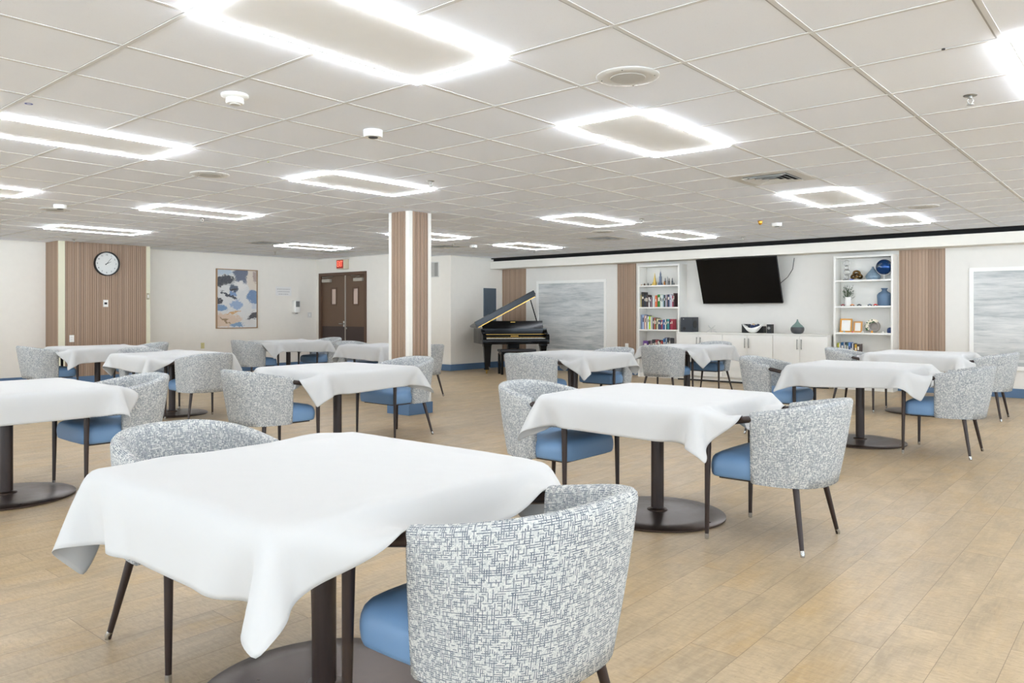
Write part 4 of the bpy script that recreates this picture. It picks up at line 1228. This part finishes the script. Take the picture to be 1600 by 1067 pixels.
# ornaments of the right bookcase
z = SH[0]; y = 13.12
t = orn('chain_sculpture', 'silver chain link sculpture standing on the top shelf', 'sculpture', 1323, z, y)
bm = B(); box(bm, -.05, .05, -.04, .04, 0, .012); obj('base', bm, M['black'], t)
zz = .012
for k, (r, flat) in enumerate(((.045, 1), (.05, 0), (.04, 1), (.05, 0))):
    r *= .95
    bm = B(); pts = []
    for q in range(20):
        a = 2 * PI * q / 20
        pts.append((r * .45 * math.cos(a) if flat else r * math.cos(a), (r * .8 * math.cos(a) if flat else 0), zz + r + r * math.sin(a)))
    tube(bm, pts, .008, 8, closed=True); obj('link', bm, plain(196, 194, 190, .3, .8), t, smooth=True)
    zz += 2 * r - .012
t = orn('knot_sculpture', 'bronze interwoven knot sculpture on the top shelf', 'sculpture', 1338.5, z, y)
bm = B(); box(bm, -.09, .09, -.04, .04, 0, .010); obj('base', bm, M['black'], t)
bm = B(); pts = []
for q in range(60):
    a = 2 * PI * q / 60
    pts.append((.031 * (math.sin(a) + 2 * math.sin(2 * a)), -.026 * math.sin(3 * a), .078 - .022 * (math.cos(a) - 2 * math.cos(2 * a))))
tube(bm, pts, .017, 10, closed=True); obj('knot', bm, plain(112, 84, 46, .25, .9), t, smooth=True)
t = orn('ribbed_vase', 'blue grey ribbed vase with narrow neck on the top shelf', 'vase', 1364, z, y)
bm = B(); n = 48; prof = [(.085, 0), (.107, .03), (.108, .06), (.085, .10), (.05, .14), (.022, .175), (.014, .20), (.017, .208)]
rings = []
for r, h in prof: rings.append([bm.verts.new((r * (1 + .03 * math.cos(24 * 2 * PI * k / n * 1.0)) * math.cos(2 * PI * k / n), r * (1 + .03 * (1 if k % 2 else -1)) * math.sin(2 * PI * k / n), h)) for k in range(n)])
for a, b in zip(rings, rings[1:]):
    for k in range(n): bm.faces.new((a[k], a[(k + 1) % n], b[(k + 1) % n], b[k]))
bm.faces.new(rings[0][::-1]); obj('body', bm, plain(122, 142, 156, .5), t)
t = orn('desk_globe', 'metallic blue globe on a white stand on the top shelf', 'globe', 1381.5, z, y - .04)
g = NT('globe_blue'); nn = g.noise(g.obj(), 9, 5, .6); g.set(g.mix(g.math('GREATER_THAN', nn, .56), srgb(20, 60, 112), srgb(92, 104, 118)), .22, .55)
bm = B(); sphere(bm, (0, 0, .195), .122, n=32); obj('ball', bm, g.m, t, smooth=True)
bm = B(); tube(bm, [(.128 * math.cos(a), 0, .195 + .128 * math.sin(a)) for a in [R(100 + 12 * k) for k in range(19)]], .004, 8); obj('meridian_arm', bm, M['white'], t, smooth=True)
bm = B(); lathe(bm, [(.045, 0), (.04, .006), (.010, .012), (.008, .07)], 24); obj('stand', bm, M['white'], t, smooth=True)
z = SH[1]
t = orn('potted_plant', 'small green leafy plant in a white pot on the second shelf', 'plant', 1325, z, y)
bm = B(); lathe(bm, [(.040, 0), (.046, .01), (.050, .145), (.046, .148), (.044, .13), (.001, .128)], 28); obj('pot', bm, M['plastic'], t, smooth=True)
rr_ = random.Random(2)
bs, bl = B(), B()
for k in range(34):
    a = rr_.uniform(0, 2 * PI); r = rr_.uniform(.02, .115); h = rr_.uniform(.17, .36) - r * .3
    p0, p1, p2 = Vector((0, 0, .125)), Vector((r * .5 * math.cos(a), r * .4 * math.sin(a), h * .7)), Vector((r * math.cos(a), min(r * .75 * math.sin(a), .10), h))
    tube(bs, [p0, p1, p2], .0016, 5)
    for q in range(7):
        u = .35 + .65 * q / 6; c = p1.lerp(p2, u); b = rr_.uniform(0, 2 * PI); el = rr_.uniform(-.3, .7)
        d = Vector((math.cos(b) * math.cos(el), math.sin(b) * math.cos(el), math.sin(el))); s = d.cross(Vector((0, 0, 1))).normalized() * .010
        l = rr_.uniform(.022, .034)
        v = [bl.verts.new(c), bl.verts.new(c + d * l * .5 + s), bl.verts.new(c + d * l), bl.verts.new(c + d * l * .5 - s)]
        bl.faces.new(v)
obj('stems', bs, plain(70, 84, 48, .6), t); obj('foliage', bl, plain(78, 100, 62, .6), t)
t = orn('bottle_vase', 'matte slate blue bottle vase with flared lip on the second shelf', 'vase', 1387.5, z, y)
t.location.x = RX1 - .155
bm = B(); lathe(bm, [(.093, 0), (.099, .01), (.108, .15), (.106, .175), (.085, .205), (.05, .225), (.038, .24), (.036, .255), (.052, .275), (.052, .28), (.034, .262), (.02, .25)], 40); obj('body', bm, plain(92, 116, 140, .6), t, smooth=True)
for k, (px, col, word) in enumerate(((1317, (150, 40, 44), 'dark red'), (1332, (210, 130, 70), 'orange'), (1342.5, (44, 48, 46), 'black'), (1359, (92, 100, 116), 'grey blue'), (1368, (214, 40, 36), 'bright red'))):
    t = orn('toy_car', '%s miniature car on the second shelf of the right bookcase' % word, 'toy car', px, z, 13.05)
    mt = plain(*col, .3)
    bm = B()
    prof = [(-.034, .008), (-.034, .018), (-.018, .020), (-.010, .031), (.010, .031), (.020, .020), (.034, .017), (.034, .008)]
    a = [bm.verts.new((x, -.014, zz)) for x, zz in prof]; b = [bm.verts.new((x, .014, zz)) for x, zz in prof]
    bm.faces.new(a); bm.faces.new(b[::-1])
    for q in range(len(prof)): bm.faces.new((a[q], a[(q + 1) % len(prof)], b[(q + 1) % len(prof)], b[q]))
    obj('body', bm, mt, t)
    for sx in (-.021, .021):
        for sy in (-.0145, .0145):
            bm = B(); tube(bm, [(sx, sy - .002, .0075), (sx, sy + .002, .0075)], .0075, 12); obj('wheel', bm, M['black'], t)
z = SH[2]
def photo_frame(px, w, h, col, label, y):
    t = orn('photo_frame', label, 'photo frame', px, z, y)
    t.rotation_euler = (R(-9), 0, 0)
    f = .024; bm = B()
    for q in ((-w, w, 2 * h - f, 2 * h), (-w, w, 0, f), (-w, -w + f, f, 2 * h - f), (w - f, w, f, 2 * h - f)): box(bm, q[0], q[1], -.008, .006, q[2], q[3], bev=.003)
    obj('frame', bm, plain(*col, .4), t)
    boxobj('photo', plain(240, 238, 230, .3), (-w + f, w - f, -.002, .004, f, 2 * h - f), t)
    bm = B(); box(bm, -.015, .015, .004, .010, .01, h); s = obj('easel_back', bm, M['black'], t); s.rotation_euler = (R(-14), 0, 0)
photo_frame(1321.5, .095, .112, (204, 142, 46), 'larger golden wood photo frame on the third shelf', 13.09)
photo_frame(1340, .068, .090, (198, 140, 70), 'smaller wood photo frame right of the larger one', 13.11)
t = orn('flower_wreath_vase', 'grey ring vase with cream flowers on the third shelf', 'vase', 1365.5, z, y)
bm = B(); tube(bm, [(.075 * math.cos(2 * PI * q / 28), 0, .098 + .075 * math.sin(2 * PI * q / 28)) for q in range(28)], .024, 12, closed=True)
sphere(bm, (0, .012, .098), .062, 1, .25, 1); obj('ring', bm, plain(150, 142, 134, .6), t, smooth=True)
fl = B()
for k in range(15):
    a = R(60 + k * 10.5); c = Vector((.095 * math.cos(a), -.03 + rr_.uniform(-.01, .01), .105 + .09 * math.sin(a)))
    for q in range(5): b = 2 * PI * q / 5 + k; sphere(fl, (c.x + .014 * math.cos(b), c.y - .004, c.z + .014 * math.sin(b)), .011, 1, .5, 1, 8)
obj('flowers', fl, plain(238, 228, 206, .7), t, smooth=True)
gl = B()
for k in range(16):
    a = R(70 + k * 10); c = Vector((.10 * math.cos(a), -.04, .10 + .085 * math.sin(a))); b = rr_.uniform(0, 6.28); d = Vector((math.cos(b), -.2, math.sin(b))) * .035; s = Vector((-math.sin(b), 0, math.cos(b))) * .011
    gl.faces.new([gl.verts.new(c), gl.verts.new(c + d * .5 + s), gl.verts.new(c + d), gl.verts.new(c + d * .5 - s)])
obj('leaves', gl, plain(60, 92, 46, .6), t)
t = orn('round_ornament', 'dark blue rounded ornament at the right end of the third shelf', 'ornament', 1391, z, 13.06)
bm = B(); lathe(bm, [(.042, 0), (.046, .02), (.046, .05), (.036, .075), (.016, .086), (.001, .087)], 28); obj('body', bm, plain(16, 48, 96, .35), t, smooth=True)
for px, col, word, h in ((1319, (120, 170, 180), 'teal', .022), (1332, (216, 84, 84), 'pink red', .024), (1347.5, (226, 220, 214), 'white', .028), (1362.5, (226, 150, 40), 'orange', .04), (1379.5, (210, 206, 196), 'cream', .03)):
    t = orn('trinket', 'tiny %s trinket at the front of the third shelf' % word, 'trinket', px, z, 13.03)
    bm = B(); lathe(bm, [(.016, 0), (.018, h * .3), (.010, h * .6), (.013, h * .8), (.001, h)], 14); obj('body', bm, plain(*col, .4), t, smooth=True)
t = orn('blue_case', 'small blue box beside the knot sculpture', 'box', 1330.5, SH[0], 13.05)
bm = B(); box(bm, -.025, .025, -.01, .02, 0, .014, bev=.003); obj('body', bm, plain(36, 70, 190, .4), t)

# things on the worktop
WZ = .888
def wt(name, label, cat, px, y): return thing(name, label, cat, (atY(px, 520, y).x, y, WZ))
t = wt('speaker', 'black box speaker with round driver on the worktop beside the left bookcase', 'speaker', 1077, 13.02)
bm = B(); box(bm, -.115, .115, -.12, .14, 0, .275, bev=.008); obj('cabinet', bm, M['spk'], t, smooth=True)
bm = B(); tube(bm, [(.116, 0, .14), (.121, 0, .14)], .075, 32); obj('driver', bm, M['black'], t)
bm = B(); tube(bm, [(-.04, -.1205, .065), (-.04, -.124, .065)], .030, 24); obj('port', bm, M['black'], t)
boxobj('badge', M['plastic'], (-.062, -.048, -.1225, -.120, .235, .243), t)
t = wt('jacks_sculpture', 'thin silver jack shaped sculpture on the worktop', 'sculpture', 1111.5, 13.0)
hub = Vector((0, 0, .068)); 
for d in ((-.085, -.03, -.068), (.085, .03, -.066), (.0, -.01, -.068), (-.075, .04, .06), (.085, -.03, .058), (.0, .07, .01), (.06, .04, -.02), (-.03, -.06, .04)):
    bm = B(); tube(bm, [hub, hub + Vector(d)], .0055, 8); sphere(bm, hub + Vector(d) * .99, .006, n=8); obj('rod', bm, plain(206, 204, 198, .3, .7), t, smooth=True)
t = wt('boat_bowl', 'white boat shaped bowl on the worktop holding dark blue balls', 'bowl', 1176, 12.98)
bm = B(); nu, nv = 24, 12
def bowl_pt(u, v, o):
    x = (u * 2 - 1); hx = .19 - o; top = .090 + .062 * abs(x) ** 1.7
    prof = (1 - abs(x) ** 2.4) ** .5 if abs(x) < 1 else 0
    a = PI * v; yy = -(.075 - o) * prof * math.cos(a)
    bot = .004 + o + .11 * abs(x) ** 3
    zz = top - (top - bot) * math.sin(a) ** .8
    return (hx * x * (1 - .30 * math.sin(a)), yy, zz)
V1 = [[bm.verts.new(bowl_pt(i / nu, j / nv, 0)) for j in range(nv + 1)] for i in range(nu + 1)]
for i in range(nu):
    for j in range(nv): bm.faces.new((V1[i][j], V1[i + 1][j], V1[i + 1][j + 1], V1[i][j + 1]))
o = obj('body', bm, M['plastic'], t, smooth=True, ang=80)
sd = o.modifiers.new('solid', 'SOLIDIFY'); sd.thickness = .008
bxw = atY(1176, 520, 12.98).x
for k, (dx, dy, dz, r, col, word) in enumerate(((-.055, 0, .105, .034, (22, 30, 46), 'black'), (.005, -.02, .088, .038, (36, 52, 96), 'deep blue'), (.06, 0, .100, .030, (40, 54, 84), 'slate blue'), (.10, .0, .118, .026, (34, 46, 70), 'navy'), (.0, .03, .125, .028, (222, 196, 160), 'pale wooden'))):
    bm = B(); sphere(bm, (0, 0, 0), r, n=20)
    tag(obj('decorative_ball', bm, plain(*col, .35), smooth=True, loc=(bxw + dx, 12.98 + dy, WZ + dz + .02)), '%s decorative ball resting in the white boat bowl' % word, 'ball', 'balls in the boat bowl')
t = wt('soundbar_box', 'low black electronics box behind the boat bowl', 'electronics', 1178, 13.14)
bm = B(); box(bm, -.20, .20, -.06, .06, 0, .12, bev=.004); box(bm, -.20, -.10, -.062, .06, .12, .155, bev=.003); obj('case', bm, M['black'], t)
t = wt('small_speaker', 'small upright black speaker right of the boat bowl', 'speaker', 1203, 13.08)
bm = B(); box(bm, -.035, .045, -.06, .06, 0, .155, bev=.004); obj('case', bm, M['black'], t)
bm = B(); tube(bm, [(.005, -.06, .09), (.005, -.064, .09)], .024, 20); obj('driver', bm, M['grey'], t)
t = wt('teardrop_vase', 'teardrop vase, green neck over dark grey belly, on the worktop', 'vase', 1246, 13.0)
bm = B(); lathe(bm, [(.055, 0), (.09, .018), (.108, .055), (.112, .085), (.105, .112)], 40, cap=False); obj('belly', bm, plain(74, 74, 76, .3), t, smooth=True)
bm = B(); lathe(bm, [(.105, .112), (.080, .142), (.045, .172), (.022, .20), (.012, .228), (.010, .245), (.006, .246)], 40, cap=False); obj('neck', bm, plain(112, 134, 126, .4), t, smooth=True)

# television tilted down from its wall bracket
x0, x1 = -6.565, -5.065
tv = thing('television', 'large black flat television tilted down above the white cabinets', 'television', ((x0 + x1) / 2, 13.05, 1.815))
tilt = math.atan2(.30, .80); hh = .427; ww = .75
scr = []
bm = B(); box(bm, -ww, ww, -.004, .035, -hh, hh, bev=.004); body = obj('casing', bm, M['black'], tv)
bm = B(); box(bm, -ww + .008, ww - .008, -.0055, -.0035, -hh + .012, hh - .008); s1 = obj('screen', bm, M['screen'], tv)
bm = B(); box(bm, -ww, ww, -.006, .004, -hh - .005, -hh + .001); s2 = obj('bottom_trim', bm, M['steel'], tv)
bm = B(); box(bm, -.03, .03, -.008, -.003, -hh - .010, -hh + .0); s3 = obj('logo_bar', bm, M['steel'], tv)
for o in (body, s1, s2, s3): o.rotation_euler = (tilt, 0, 0)
bm = B(); box(bm, -.22, .22, .20, .245, -.15, .15); tube(bm, [(0, .02, 0), (0, .22, .0)], .03, 10); obj('wall_bracket', bm, M['black'], tv)
bm = B()
c0, c1 = atY(1241, 403, YB - .03), atY(1221, 441, YB - .10)
tube(bm, [c0, c0.lerp(c1, .35) + Vector((.05, 0, -.05)), c0.lerp(c1, .7) + Vector((.04, 0, -.04)), c1, Vector((-5.2, YB - .12, 1.62))], .006, 8)
tag(obj('cable', bm, M['black'], smooth=True), 'thin black cable hanging from the soffit to the television', 'cable')
